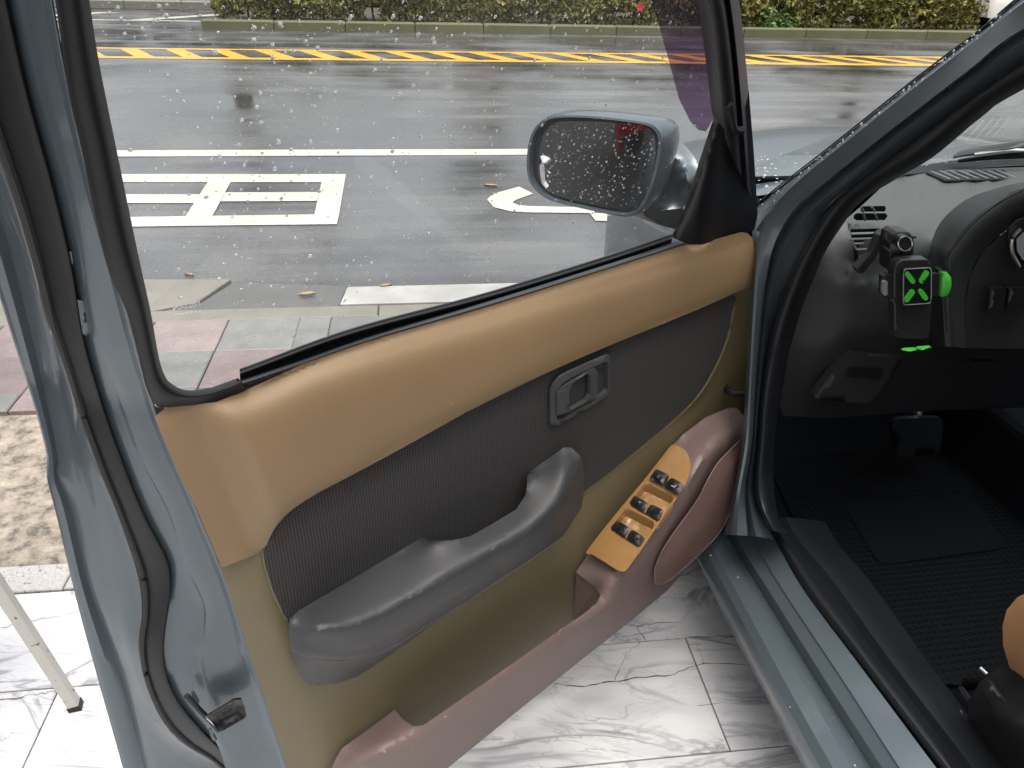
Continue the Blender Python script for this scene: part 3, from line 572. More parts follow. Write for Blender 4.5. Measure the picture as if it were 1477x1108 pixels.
# crease lines and stamped pad in the shut face
relief('drain_plug', S3((815, 790), (830, 785), (850, 820), (845, 835), (828, 825)), -.027, D, 'paint', door, step=4, skirt=.003, curved=2); relief('drain_plug', S3((890, 945), (905, 945), (925, 985), (915, 995), (900, 980)), -.027, D, 'paint', door, step=4, skirt=.003, curved=2)
relief('seal_clip', S2((330, 185), (352, 190), (382, 325), (372, 338), (352, 330)), -.045, D, 'paint', door, step=5, skirt=.008); relief('seal_clip', S2((282, -20), (305, -20), (312, 32), (290, 36)), -.05, D, 'paint', door, step=5, skirt=.008)
relief('latch_cover', S3((885, 888), (1000, 818), (1030, 815), (1042, 845), (1050, 885), (1040, 897), (945, 952), (925, 945)), .0, D, 'switch_black', door, cons=[(S3((935, 905), (1015, 855)), -.012)], step=6, skirt=.004)
tube('latch_lever', D(np.array(S3((795, 800), (850, 860), (905, 915), (930, 945))), np.full(4, -.012)), .004, 'rubber', door, n=8); tube('latch_spring', D(np.array(S3((880, 890), (918, 925))), np.full(2, -.006)), .002, 'metal', door, n=8)

# ---- window: black glass run, pane, belt strips, front frame and mirror sail
GL = [(118, -70), (129, 0), (142, 85), (169, 220), (200, 370), (217, 448), (230, 519), (240, 546), (250, 555), (268, 563)]
outer = [(66, -70), (79.5, 0), (98, 129), (118.5, 220), (152, 375), (183, 451), (200, 516), (210, 556), (221, 581), (233, 594), (241, 588), (252, 581), (278, 585), (312, 581), (352, 568), (358, 562), (343, 546), (300, 560)]
oL = [(66, -70), (79.5, 0), (98, 129), (118.5, 220), (152, 375), (183, 451), (200, 516), (210, 556), (222, 582), (240, 590), (262, 587), (285, 586), (312, 581), (352, 568), (358, 562)]; iL = GL+[(300, 560), (330, 550), (343, 545)]
ribbon('glass_run', [oL, mid(oL, iL, .12, 60), mid(oL, iL, .55, 60), mid(oL, iL, .8, 60), iL], [-.004, .006, .01, .002, -.022], D, 'rubber', door, n=90, sub=3)
mesh('run_end_cap', D([(343, 545), (358, 562), (352, 568), (338, 560)], [.0, .002, .002, .0]), [(0, 1, 2, 3)], 'rubber', door)
GB = [(251, 555), (346, 537), (505, 479), (700, 427), (871, 375), (969, 342)]
glass_o = relief('window_pane', [(112, -70), (125, 0), (138, 85), (165, 220), (196, 370), (213, 448), (226, 519), (240, 560), (300, 570), (510, 500), (700, 445), (871, 392), (985, 357), (1000, 300), (1032, 165), (1022, 60), (985, -70)], -.02, D, 'glass', door, step=60, smooth=False)
ribbon('belt_channel', [[(x, y+dy) for x, y in GB[1:]] for dy in (-1, 4, 9, 15, 30)], [-.018, -.012, -.026, -.022, -.004], D, 'rubber', door, n=40)
ribbon('outer_belt_strip', [[(x, y+dy) for x, y in GB[1:]] for dy in (-4, 0)], [-.03, -.03], D, 'rubber_brown', door, n=30, solid=.002)
ribbon('satin_belt_strip', [[(348, 549), (437, 519), (538, 484), (700, 436), (871, 383), (985, 346)], [(350, 553), (438, 523), (538, 488), (700, 441), (871, 388), (990, 350)], [(353, 558), (438, 528), (538, 494), (700, 447), (871, 393), (995, 354)]], [-.004, .006, 0], D, 'satin_strip', door, n=40)
FL = [(975, -70), (1004.5, 0), (1020, 102), (1026, 156), (1031, 172)]; FR = [(1052, -70), (1066, 0), (1077, 102), (1085, 200), (1091, 300)]
ribbon('front_frame', [FL, mid(FL, FR, .3), mid(FL, FR, .62), mid(FL, FR, .72), mid(FL, FR, .8), FR], [-.018, .012, .016, .0, .014, -.01], D, 'frame_black', door, n=40)
top = [(90, -70), (300, -72), (600, -72), (900, -71), (1040, -70)]
ribbon('top_frame', [[(x, y-30) for x, y in top], top, [(x, y+22) for x, y in top]], [-.04, .01, -.015], D, 'rubber', door, n=30)
relief('mirror_sail', [(1030, 168), (1047, 190), (1068, 192), (1076, 150), (1080, 130), (1087, 215), (1093, 310), (1088, 332), (1069, 337), (1012, 353), (994, 353), (968, 342), (977, 325), (990, 294), (1010, 228)], [-.004, .005, .008, .006, 0, 0, 0, .004, .006, .006, .004, -.016, -.016, -.016, -.016], D, 'frame_black', door, cons=[([(1038, 195), (1020, 260), (1000, 330)], .014), ([(1065, 215), (1075, 325)], .012)], step=6, wfun=sail_w)
tube('frame_gasket_end', D(np.array([(1050, 150), (1058, 185), (1070, 188)]), np.full(3, .016)), .006, 'rubber', door, n=8)
V4 = lambda *p: scale_px((600, 0), 2.954, p)
relief('rain_visor', [(925, -70), (938.5, 0)]+V4((1030, 90), (1075, 250), (1120, 420), (1170, 520), (1205, 555), (1235, 560), (1290, 470), (1270, 200), (1240, 0))+[(1000, -70)], [-.06]*9+[-.045]*3, D, 'visor_tint', door, step=25, cons=[(V4((1110, 100), (1180, 400)), -.075)])
# etched mark on the pane (read from the back)
text('etched_mark', 'NISSAN', (290, 440), (-40, 8), (-1.5, -6), D, -.0185, 'etch', door)
for k in range(7): relief('etched_mark', [(250+6*k, 456-1.1*k), (254+6*k, 455.2-1.1*k), (254+6*k, 453.2-1.1*k), (250+6*k, 454-1.1*k)], -.0185, D, 'etch', door, step=8)

# ---- door trim
TT = [(237, 590), (234, 581), (251, 579), (278, 584), (312, 580), (352, 564), (437, 525), (538, 490), (700, 443), (871, 389), (993, 351), (1012, 351), (1068, 335), (1078, 336), (1085, 343), (1090, 375), (1087, 411)]
TBt = [(1058, 424), (991, 453), (883, 497), (782, 541), (680, 591), (663, 600), (579, 647), (499, 690), (459, 711), (422, 735), (400, 757), (389, 776), (384, 788), (376, 797), (320, 819), (283, 733), (254, 675), (223, 601)]
def pdist(P, L):
    L = catmull(np.array(L, float), 6); best = np.full(len(P), 1e9)
    for a, b in zip(L[:-1], L[1:]):
        d = b-a; t = np.clip(((P-a)@d)/(d@d+1e-9), 0, 1); best = np.minimum(best, np.linalg.norm(P-a-t[:, None]*d, axis=1))
    return best
def sstep(x, a, b): t = np.clip((x-a)/(b-a), 0, 1); return t*t*(3-2*t)
def tan_w(P):
    dt = pdist(P, [(150, 640), (251, 583), (352, 564), (437, 527), (538, 491), (700, 443), (871, 389), (993, 351), (1068, 330), (1120, 318)]); dl = pdist(P, [(200, 545), (223, 601), (283, 733), (340, 870)]); db = pdist(P, [(376, 797), (389, 776), (422, 735), (499, 690), (663, 600), (883, 497), (1058, 424), (1120, 400)])
    w = .004+.032*(1-np.exp(-(dt/24)**1.3))+.006*sstep(dt, 30, 150)
    k = sstep(dl, 48, 112); w = w*(.32+.68*k); return np.maximum(.002, w-.007*np.exp(-db/9)-.006*sstep(P[:, 0], 1068, 1090))
relief('upper_trim', TT+catmull(np.array(TBt[:13], float), 4).tolist()+TBt[13:], .02, D, 'tan', door, step=6, wfun=tan_w)
insert_o = [(384, 788), (389, 774), (400, 755), (422, 733), (459, 709), (499, 688), (579, 645), (663, 598), (782, 539), (883, 495), (991, 451), (1058, 422), (1056, 450), (1046, 494), (1018, 552), (985, 592), (917, 650), (842, 709), (760, 760), (600, 850), (450, 915), (415, 895), (404, 874), (393, 849), (384, 819), (380, 795)]
relief('fabric_insert', insert_o, .018, D, 'fabric', door, cons=[([(450, 800), (700, 670), (950, 520)], .024)], step=14, rnd=6, curved=2)
lower = [(316, 812), (376, 790), (420, 725), (663, 590), (883, 487), (1058, 415), (1089, 405), (1083, 460), (1077, 600), (1074, 700), (1035, 755), (900, 882), (760, 990), (640, 1085), (540, 1160), (450, 1200), (415, 1108), (352, 918)]
relief('lower_panel', lower, [.0, .01, .012, .012, .012, .012, .004, .0, 0, 0, 0, 0, 0, 0, 0, 0, 0, 0], D, 'olive', door, cons=[([(372, 850), (410, 960), (460, 1090)], .012), ([(430, 930), (600, 900), (850, 740), (980, 610)], .014)], step=16, rnd=2)
tube('insert_piping', D(np.array([(380, 795), (384, 819), (393, 849), (404, 874), (415, 893)]), np.full(5, .013)), .003, 'olive', door, n=8); tube('insert_piping', D(np.array([(842, 711), (917, 652), (985, 594), (1019, 553), (1047, 495), (1057, 450), (1059, 426)]), np.full(7, .013)), .003, 'olive', door, n=8)

# ---- armrest with grab handle
A2 = lambda *p: scale_px((360, 600), 2.735, p)
arm_t = A2((155, 830), (160, 800), (190, 770), (430, 628), (680, 480)); arm_g = A2((720, 490), (800, 490), (870, 475), (950, 430), (1050, 370), (1090, 310), (1095, 240)); arm_r = A2((1110, 215), (1240, 125), (1270, 125), (1305, 160), (1318, 200), (1318, 300), (1310, 360), (1285, 400), (1240, 470), (1180, 520), (1000, 632), (700, 838), (560, 940), (470, 1000), (420, 1030), (350, 1055), (240, 1065), (210, 1040), (180, 980), (158, 905))
relief('armrest', arm_t+arm_g+arm_r, [.05, .045, .035, .022, .022]+[.052, .062, .062, .058, .058, .05, .04]+[.022, .03, .035, .05, .055, .055, .05, .045, .03, .026, .024, .024, .024, .026, .03, .03, .03, .035, .04, .048], D, 'armrest', door,
       cons=[(A2((235, 842), (300, 838), (420, 822), (600, 740), (860, 590), (1060, 474), (1180, 395), (1228, 345), (1246, 280), (1250, 200)), [.088, .1, .106, .106, .106, .106, .105, .1, .09, .07]), (A2((200, 935), (250, 955), (400, 958), (520, 928), (700, 822), (1000, 632), (1225, 475)), [.07, .085, .092, .093, .093, .093, .085])], step=5, rnd=12)
tube('armrest_seam', D(np.array(A2((170, 925), (250, 960), (400, 965), (520, 935), (700, 830), (1000, 640), (1225, 485), (1275, 430))), np.array([.062, .086, .0925, .0935, .0935, .0935, .086, .07])), 0.0008, 'handle_grey', door, n=6)
ribbon('grip_wall', [A2((690, 487), (720, 490), (800, 490), (870, 475), (950, 430), (1050, 370), (1090, 310), (1095, 240), (1110, 215)), A2((690, 500), (720, 515), (800, 525), (870, 515), (950, 470), (1050, 410), (1100, 350), (1110, 260), (1118, 225))], [[.03, .052, .062, .062, .058, .058, .05, .04, .025], .03], D, 'armrest', door, n=30)

# ---- inner door handle
H4 = lambda *p: scale_px((740, 480), 6.92, p)
hb_o = H4((385, 560), (410, 510), (470, 440), (560, 390), (930, 225), (960, 225), (970, 250), (970, 580), (930, 640), (440, 935), (400, 930), (375, 900), (375, 620)); hb_i = H4((440, 580), (500, 500), (610, 430), (920, 288), (945, 290), (950, 320), (948, 570), (915, 610), (475, 880), (440, 865))
relief('handle_bezel', hb_o, .03, D, 'handle_grey', door, holes=[(hb_i, .032)], step=4, skirt=.004, hskirt=.012)
relief('handle_cup', [(x+(x-836)*.06, y+(y-564)*.06) for x, y in hb_i], .021, D, 'handle_grey', door, cons=[(H4((600, 700), (850, 560)), .006)], step=5)
lv_o = H4((441, 600), (500, 540), (780, 360), (820, 352), (845, 390), (845, 600), (820, 660), (570, 790), (450, 830), (438, 800)); lv_h = H4((560, 600), (590, 510), (640, 470), (740, 410), (772, 425), (772, 620), (735, 680), (580, 770), (563, 755))
relief('handle_lever', lv_o, .033, D, 'handle_grey', door, holes=[(lv_h, .034)], step=4, skirt=.004, hskirt=.008, cons=[(H4((470, 620), (475, 790)), .037)]); relief('handle_thumb_tab', H4((442, 598), (535, 575), (556, 600), (560, 780), (530, 800), (445, 800)), .037, D, 'handle_grey', door, step=5, skirt=.003)

# ---- pocket, speaker and switch panel
P7 = lambda *p: [(480+x*.474, 780+y*.474) for x, y in p]
W3 = lambda *p: scale_px((800, 620), 4.923, p)
rimL = P7((-20, 760), (-6, 700), (10, 660), (30, 630), (110, 572), (188, 515)); rim = P7((215, 545), (245, 565), (275, 562), (380, 490), (560, 365), (700, 265), (760, 225), (803, 190), (815, 165), (800, 145), (740, 95))
up = [(850, 797), (908, 722), (930, 695), (968, 645), (985, 627), (1018, 602), (1049, 589), (1062, 588), (1074, 601), (1079, 619), (1079, 660), (1069, 700), (1052, 738), (1025, 780)]; low = P7((1020, 150), (900, 250), (760, 360), (560, 520), (350, 692), (220, 800))
relief('door_pocket', rimL+rim+up+low, [.03, .02, .016, .016, .016, .02]+[.05, .08, .09, .092, .092, .092, .09, .088, .082, .06, .018]+[.016, .016, .016, .016, .016, .016, .016, .02, .03, .035, .05, .055, .06, .062]+[.064]*6, D, 'mauve', door,
       cons=[(P7((60, 690), (150, 640), (290, 590), (400, 515), (570, 395), (720, 285), (800, 235))+W3((420, 1080), (560, 990), (700, 790), (850, 570), (970, 350), (1060, 200), (1180, 80), (1290, 15)), [.06, .085, .1, .104, .104, .104, .104, .104, .104, .104, .104, .102, .095, .085, .07]),
             ], step=7, rnd=8)
mesh('pocket_end_wall', D([(831, 824), (860, 850), (865, 860), (842, 888), (828, 896)], [.016, .058, .074, .06, .012]), [(0, 1, 2, 3, 4)], 'mauve', door, smooth=False); relief('pocket_end_wall', P7((188, 515), (215, 545), (245, 565), (240, 575), (190, 560)), [.02, .05, .075, .06, .02], D, 'mauve', door, step=8)
sp_o = W3((1340, 75), (1345, 150), (1300, 400), (1200, 680), (1050, 860), (850, 1040), (760, 1095), (720, 1095), (710, 1050), (720, 960), (800, 800), (1000, 520), (1080, 370), (1150, 250), (1220, 170), (1320, 75))
relief('speaker_grille', sp_o, [.078, .082, .09, .094, .094, .092, .09, .092, .096, .1, .106, .107, .105, .1, .094, .08], D, 'speaker_mesh', door, cons=[(W3((800, 980), (1100, 620), (1280, 250)), .112)], step=7, rnd=6)
tube('speaker_rim', D(np.array(sp_o+sp_o[:1]), np.array([.078, .082, .09, .094, .094, .092, .09, .092, .096, .1, .106, .107, .105, .1, .094, .08, .078])-.001), .0014, 'mauve', door, n=6)
sw = W3((250, 850), (530, 500), (640, 370), (780, 190), (840, 115), (880, 118), (930, 150), (960, 210), (965, 270), (945, 350), (900, 440), (800, 580), (650, 800), (520, 985), (490, 1005), (450, 1000), (350, 935), (260, 880))
sww = np.array([.03, .03, .03, .032, .036, .045, .06, .075, .085, .097, .103, .106, .107, .106, .1, .09, .06, .035])+.006
well1 = W3((640, 385), (670, 385), (830, 465), (845, 485), (845, 510), (750, 640), (730, 650), (545, 545), (535, 520)); well2 = W3((505, 560), (530, 562), (700, 650), (710, 680), (610, 825), (590, 832), (405, 715), (400, 695))
def swv(p):                                            # depth of the switch ledge at a pixel: plane fitted through its rim
    A = np.c_[np.array(sw), np.ones(len(sw))]; k, *_ = np.linalg.lstsq(A, sww, rcond=None); return np.c_[np.array(p), np.ones(len(p))]@k
relief('switch_panel', sw, sww, D, 'gold_gloss', door, curved=2, wfun=lambda P: swv(P), holes=[(well1, swv(well1)), (well2, swv(well2))], step=5, skirt=.004, hskirt=.020, hvec=(0, 0, -1), rnd=4)
for wl in (well1, well2): relief('switch_well', wl, swv(wl), D, 'gold_gloss', door, step=6, shift=(0, 0, -.0195))
def switch(name, q, dz, lab=None):
    q = rquad(W3(*q), .2); v = swv(q)+dz; c = np.mean(q, 0); relief(name, q, v, D, 'switch_black', door, cons=[([tuple(c-np.array([2, 1])), tuple(c+np.array([2, 1]))], float(swv([c])[0]+dz+.0025))], step=4, skirt=.005)
switch('lock_button', ((735, 285), (818, 325), (772, 400), (683, 355)), .005); switch('lock_button', ((845, 346), (920, 390), (882, 464), (783, 412)), .005)
for q in (((578, 476), (672, 525), (632, 592), (543, 530)), ((702, 538), (780, 575), (735, 650), (648, 595)), ((455, 653), (537, 700), (496, 772), (408, 706)), ((567, 718), (647, 770), (600, 832), (508, 776))): switch('window_switch', q, .002)
for q in (((672, 527), (640, 590)), ((540, 705), (505, 770))): tube('switch_divider', D(np.array(W3(*q)), swv(W3(*q))+.003), .0012, 'gold_gloss', door, n=6)
tx = W3((592, 520), (640, 540), (598, 505)); vv = float(swv([tx[0]])[0])+.007
text('switch_lettering', 'AUTO', tx[0], (10.5, 4.6), (1.6, -3.4), D, vv, 'print_white', door)
relief('lock_symbol', W3((725, 328), (745, 318), (765, 330), (768, 345), (745, 352), (728, 342)), float(swv(W3((745, 335)))[0])+.0085, D, 'grey_pad', door, holes=[(W3((738, 332), (748, 328), (758, 336), (752, 343), (740, 340)), float(swv(W3((745, 335)))[0])+.0085)], step=3); relief('lock_symbol', W3((825, 392), (850, 400), (862, 396), (875, 412), (860, 420), (845, 408), (826, 398)), float(swv(W3((850, 405)))[0])+.0085, D, 'print_white', door, step=3)
# door check strap
tube('check_strap', [carp(1.235, .70, .665), carp(1.25, .665, .665), HG+U*.06-N*.06+np.array([0, 0, .665])], .006, 'rubber', door, n=8)

# ---- door mirror
mc = D([(860, 240)], -.2)[0]; ang = math.radians(18); mn = -U*math.cos(ang)+N*math.sin(ang); mn = mn+np.array([0, 0, -.02]); mn /= np.linalg.norm(mn)
def PM(xy, off):
    v = rays(xy); off = np.asarray(off, float)*np.ones(len(v)); t = (off+mn@mc-mn@EYE)/(v@mn); return EYE+v*t[:, None]
M5 = lambda *p: scale_px((740, 140), 4.616, p)
mo = M5((90, 450), (100, 330), (130, 230), (190, 160), (280, 125), (500, 125), (750, 150), (900, 175), (960, 210), (985, 260), (985, 350), (950, 520), (900, 660), (840, 760), (780, 795), (680, 790), (450, 740), (250, 690), (150, 620), (105, 550))
mg = M5((165, 450), (175, 360), (205, 250), (260, 190), (360, 160), (800, 180), (905, 210), (945, 270), (940, 450), (885, 640), (800, 725), (700, 745), (400, 690), (230, 625), (175, 540))
rings = [PM(np.array(catmull(mo, 3, True)), 0.0)]; c0 = rings[0].mean(0)
for q, dd in ((1.03, .012), (1.02, .04), (.9, .075), (.65, .1), (.25, .112)): rings.append(c0+(rings[0]-c0)*q-mn*dd+U*.02*dd/.1)
inn = PM(np.array(catmull(mo, 3, True)), 0.0); inn = c0+(inn-c0)*.96+mn*.001; rings = [c0+(rings[0]-c0)*.94-mn*.012, inn]+rings
V = np.vstack(rings); n_ = len(rings[0]); mesh('mirror_housing', V, [(i*n_+j, i*n_+(j+1) % n_, (i+1)*n_+(j+1) % n_, (i+1)*n_+j) for i in range(len(rings)-1) for j in range(n_)]+[tuple((len(rings)-1)*n_+j for j in range(n_))], 'paint', door)
relief('mirror_backing', [(c[0]+(x-c[0])*.975, c[1]+(y-c[1])*.97) for c in [np.mean(mo, 0)] for x, y in mo], -.009, PM, 'rubber', door, step=14, curved=2)
relief('mirror_glass', mg, -.006, PM, 'mirror', door, step=200, curved=3, skirt=.004, smooth=False)
relief('blind_spot_mirror', M5((172, 400), (220, 398), (245, 420), (255, 460), (250, 520), (232, 610), (205, 590), (180, 545)), -.004, PM, 'convex', door, cons=[(M5((205, 430), (215, 560)), .004)], step=5, curved=2, skirt=.004)
relief('mirror_arm', [(935, 186), (953, 184), (978, 200), (1000, 224), (1008, 245), (1000, 275), (985, 300), (930, 303), (905, 296), (935, 260)], [-.22, -.2, -.17, -.12, -.09, -.08, -.08, -.12, -.18, -.2], D, 'paint', door, cons=[([(955, 210), (985, 240), (992, 262)], [-.17, -.11, -.075])], step=8, curved=2)
relief('mirror_foot', [(925, 300), (985, 300), (992, 320), (980, 332), (955, 326), (930, 312)], -.1, D, 'black_plastic', door, step=9, skirt=.06)

# ---- raindrops
def drops(name, poly, unp, val, n, r0, r1, parent, avoid=None, dens=None, out=None, mat='water', flat=.5):
    P = np.asarray(poly, float); lo, hi = P.min(0), P.max(0); V = []; Fc = []; k = 0; seg = 6
    while k < n:
        p = rng.uniform(lo, hi)
        if not inpoly(p[None], P)[0] or (dens and rng.uniform() > dens(p)): continue
        r = r0*(r1/r0)**(rng.uniform()**3.2); c, cx_, cy_ = unp(np.array([p, p+[.5, 0], p+[0, .5]]), np.full(3, val)); a = cx_-c; a /= np.linalg.norm(a); b = cy_-c; b -= a*(a@b); b /= np.linalg.norm(b); nn_ = np.cross(a, b); nn_ *= np.sign(nn_@(EYE-c))*(out or 1); i = len(V); el = rng.uniform(.85, 1.25)
        for (f_, h) in ((1, 0), (.72, .7*flat), ):
            for j in range(seg): q = 2*math.pi*j/seg; V.append(c+r*f_*(a*math.cos(q)+b*math.sin(q)*el)+nn_*r*h)
        V.append(c+nn_*r*flat)
        for j in range(seg): Fc += [(i+j, i+(j+1) % seg, i+seg+(j+1) % seg, i+seg+j), (i+seg+j, i+seg+(j+1) % seg, i+2*seg)]
        k += 1
    o = mesh(name, V, Fc, mat, parent, sharp=180); o['kind'] = 'stuff'; return o
gp = [(142, 0), (169, 220), (200, 370), (230, 519), (252, 550), (346, 533), (505, 475), (700, 423), (871, 371), (965, 340), (1000, 240), (1020, 150), (1000, 0)]
def gd(p):
    a = .25+.75*math.exp(-((p[0]-420)/110)**2) if p[0] < 560 else .75+.25*math.exp(-((p[0]-860)/120)**2); 
    if p[1] < 60: a = max(a, .8)
    if p[1] > 420: a *= .6
    return a
drops('raindrops', gp, D, -.0215, 1900, .0005, .0027, door, dens=gd, out=-1, mat='droplet')
mpoly = mo; drops('mirror_raindrops', mg, PM, -.005, 260, .0007, .0018, door, mat='droplet')

# ---- sill, hinge pillar, A-pillar
B8 = lambda *p: scale_px((1000, 600), 2.18, p)
upx = lambda l: [(2*l[0][0]-l[1][0], 2*l[0][1]-l[1][1])]+l
s_out = B8((-10, 330), (35, 420), (100, 540), (250, 830), (400, 1108), (520, 1330)); s_lip = B8((15, 330), (62, 420), (130, 540), (285, 830), (440, 1108), (570, 1330)); s_gr = B8((50, 330), (105, 420), (175, 540), (340, 830), (500, 1108), (640, 1330)); s_gr2 = B8((75, 330), (135, 425), (208, 545), (385, 830), (560, 1108), (700, 1330)); s_st = B8((95, 300), (160, 425), (235, 545), (415, 830), (595, 1108), (740, 1330)); s_hl = B8((130, 280), (205, 420), (290, 560), (470, 830), (650, 1108), (800, 1330)); s_in = B8((215, 310), (250, 375), (345, 545), (520, 780), (765, 1108), (930, 1330))
ribbon('sill', [upx(l) for l in (s_out, s_lip, s_gr, s_gr, s_gr2, s_st, s_hl, s_hl, s_in)], [.30, .315, .318, .306, .308, .345, .362, .366, .385], PZ, 'paint', car, n=60, sub=2, lin=True)
ribbon('rocker_panel', [s_out, [(x-3, y+25) for x, y in s_out], [(x+40, y+120) for x, y in s_out]], [.30, .26, .16], PZ, 'paint', car, n=40)
ss_l = B8((225, 330), (262, 395), (345, 545), (480, 722), (722, 1040), (775, 1108), (930, 1330)); ss_r = B8((262, 320), (310, 400), (405, 510), (600, 780), (800, 1040), (850, 1108), (1010, 1330))
ribbon('sill_seal', [ss_l, mid(ss_l, ss_r, .25), mid(ss_l, ss_r, .6), ss_r], [.383, .402, .405, .38], PZ, 'rubber', car, n=50)
ribbon('scuff_plate', [ss_r, [(x+22, y) for x, y in ss_r], [(x+70, y+6) for x, y in ss_r]], [.38, .392, .34], PZ, 'rubber', car, n=40)
A6 = lambda *p: scale_px((1077, 0), 3.6925, p); A7 = lambda *p: scale_px((1077, 200), 2.77, p)
p_out = [(1650, -140)]+A6((1477, -30), (1290, 130), (1050, 310), (830, 480), (480, 760), (300, 900), (170, 1000), (50, 1098)); 
p_o2 = [(1670, -130)]+A6((1477, 12), (1300, 150), (1075, 325), (850, 500), (500, 780), (320, 925), (170, 1040), (75, 1130)); p_o3 = [(1690, -120)]+A6((1477, 45), (1310, 165), (1100, 335), (870, 510), (520, 790), (340, 940), (180, 1065), (100, 1160))
p_g1 = [(1730, -100)]+A6((1477, 150), (1200, 360), (900, 590), (700, 745), (500, 905), (330, 1045), (250, 1115), (190, 1200)); p_g2 = [(1740, -90)]+A6((1477, 220), (1200, 420), (900, 640), (700, 800), (520, 950), (380, 1070), (310, 1140), (235, 1240)); p_g3 = [(1755, -80)]+A6((1477, 270), (1200, 470), (900, 690), (720, 830), (560, 970), (420, 1090), (350, 1160), (270, 1270))
p_s1 = [(1775, -70)]+A6((1477, 330), (1290, 455), (1100, 590), (900, 740), (700, 885), (560, 1000), (470, 1085), (380, 1200))
p_s2 = [(1800, -40)]+A6((1477, 475), (1250, 625), (1000, 832), (820, 940), (700, 1030), (620, 1100), (540, 1190), (480, 1270))
tail = lambda *p: list(p)
q_a = p_out[:8]+tail((1089, 300), (1085, 335), (1084, 380), (1080, 453), (1076, 546), (1070, 640), (1056, 720), (1044, 772)); q_b = p_o2[:7]+tail((1124, 288), (1104, 316), (1095, 350), (1090, 395), (1086, 453), (1081, 546), (1075, 640), (1062, 716), (1054, 772))
q_c = p_o3[:7]+tail((1130, 292), (1110, 322), (1100, 355), (1094, 398), (1090, 453), (1084, 546), (1079, 640), (1067, 712), (1063, 772)); q_d = p_g1[:7]+tail((1150, 297), (1128, 328), (1114, 360), (1105, 400), (1098, 455), (1090, 546), (1084, 640), (1074, 708), (1078, 773))
q_e = p_g2[:6]+tail((1186, 290), (1166, 308), (1143, 338), (1126, 370), (1114, 410), (1105, 460), (1094, 550), (1087, 644), (1080, 712), (1091, 774)); q_f = p_g3[:6]+tail((1195, 292), (1175, 311), (1152, 342), (1134, 375), (1120, 415), (1109, 465), (1098, 553), (1090, 646), (1084, 714), (1101, 776)); q_g = p_s1[:7]+tail((1196, 298), (1167, 344), (1142, 391), (1117, 453), (1102, 525), (1096, 583), (1093, 640), (1088, 706), (1098, 742), (1116, 778))
ribbon('front_pillar', [q_a, q_b, q_c, q_d, mid(q_d, q_e, .25, 60), q_e, q_f, q_g], [.662, .648, .652, .668, .684, .68, .695, .712], PL, 'paint', car, n=90, sub=2, lin=True)
ribbon('windscreen_edge', [[(x-2, y-1) for x, y in p_out], [(x-1, y-1) for x, y in p_out]], [.72, .656], PL, 'rubber', car, n=40, solid=.002)
seal_l = p_s1[:6]+A7((330, 270), (250, 400), (180, 530), (110, 700), (70, 900), (50, 1060))+[(1092, 640), (1086, 700), (1096, 738), (1110, 765)]; seal_r = p_s2[:5]+A7((460, 250), (380, 350), (300, 480), (220, 680), (170, 850), (130, 1050))+[(1117, 640), (1115, 690), (1124, 752), (1138, 770)]
ribbon('door_seal', [seal_l, mid(seal_l, seal_r, .15), mid(seal_l, seal_r, .5), mid(seal_l, seal_r, .8), seal_r], [.705, .69, .70, .725, .76], PL, 'rubber', car, n=80)
drops('pillar_raindrops', [p_out[1], p_out[3], p_out[5], p_out[8], p_o2[8], p_o2[5], p_o2[3], p_o2[1]], PL, .640, 130, .0009, .0024, car)
drops('sill_raindrops', s_out[1:5]+s_gr2[1:5][::-1], PZ, .319, 22, .0008, .003, car)

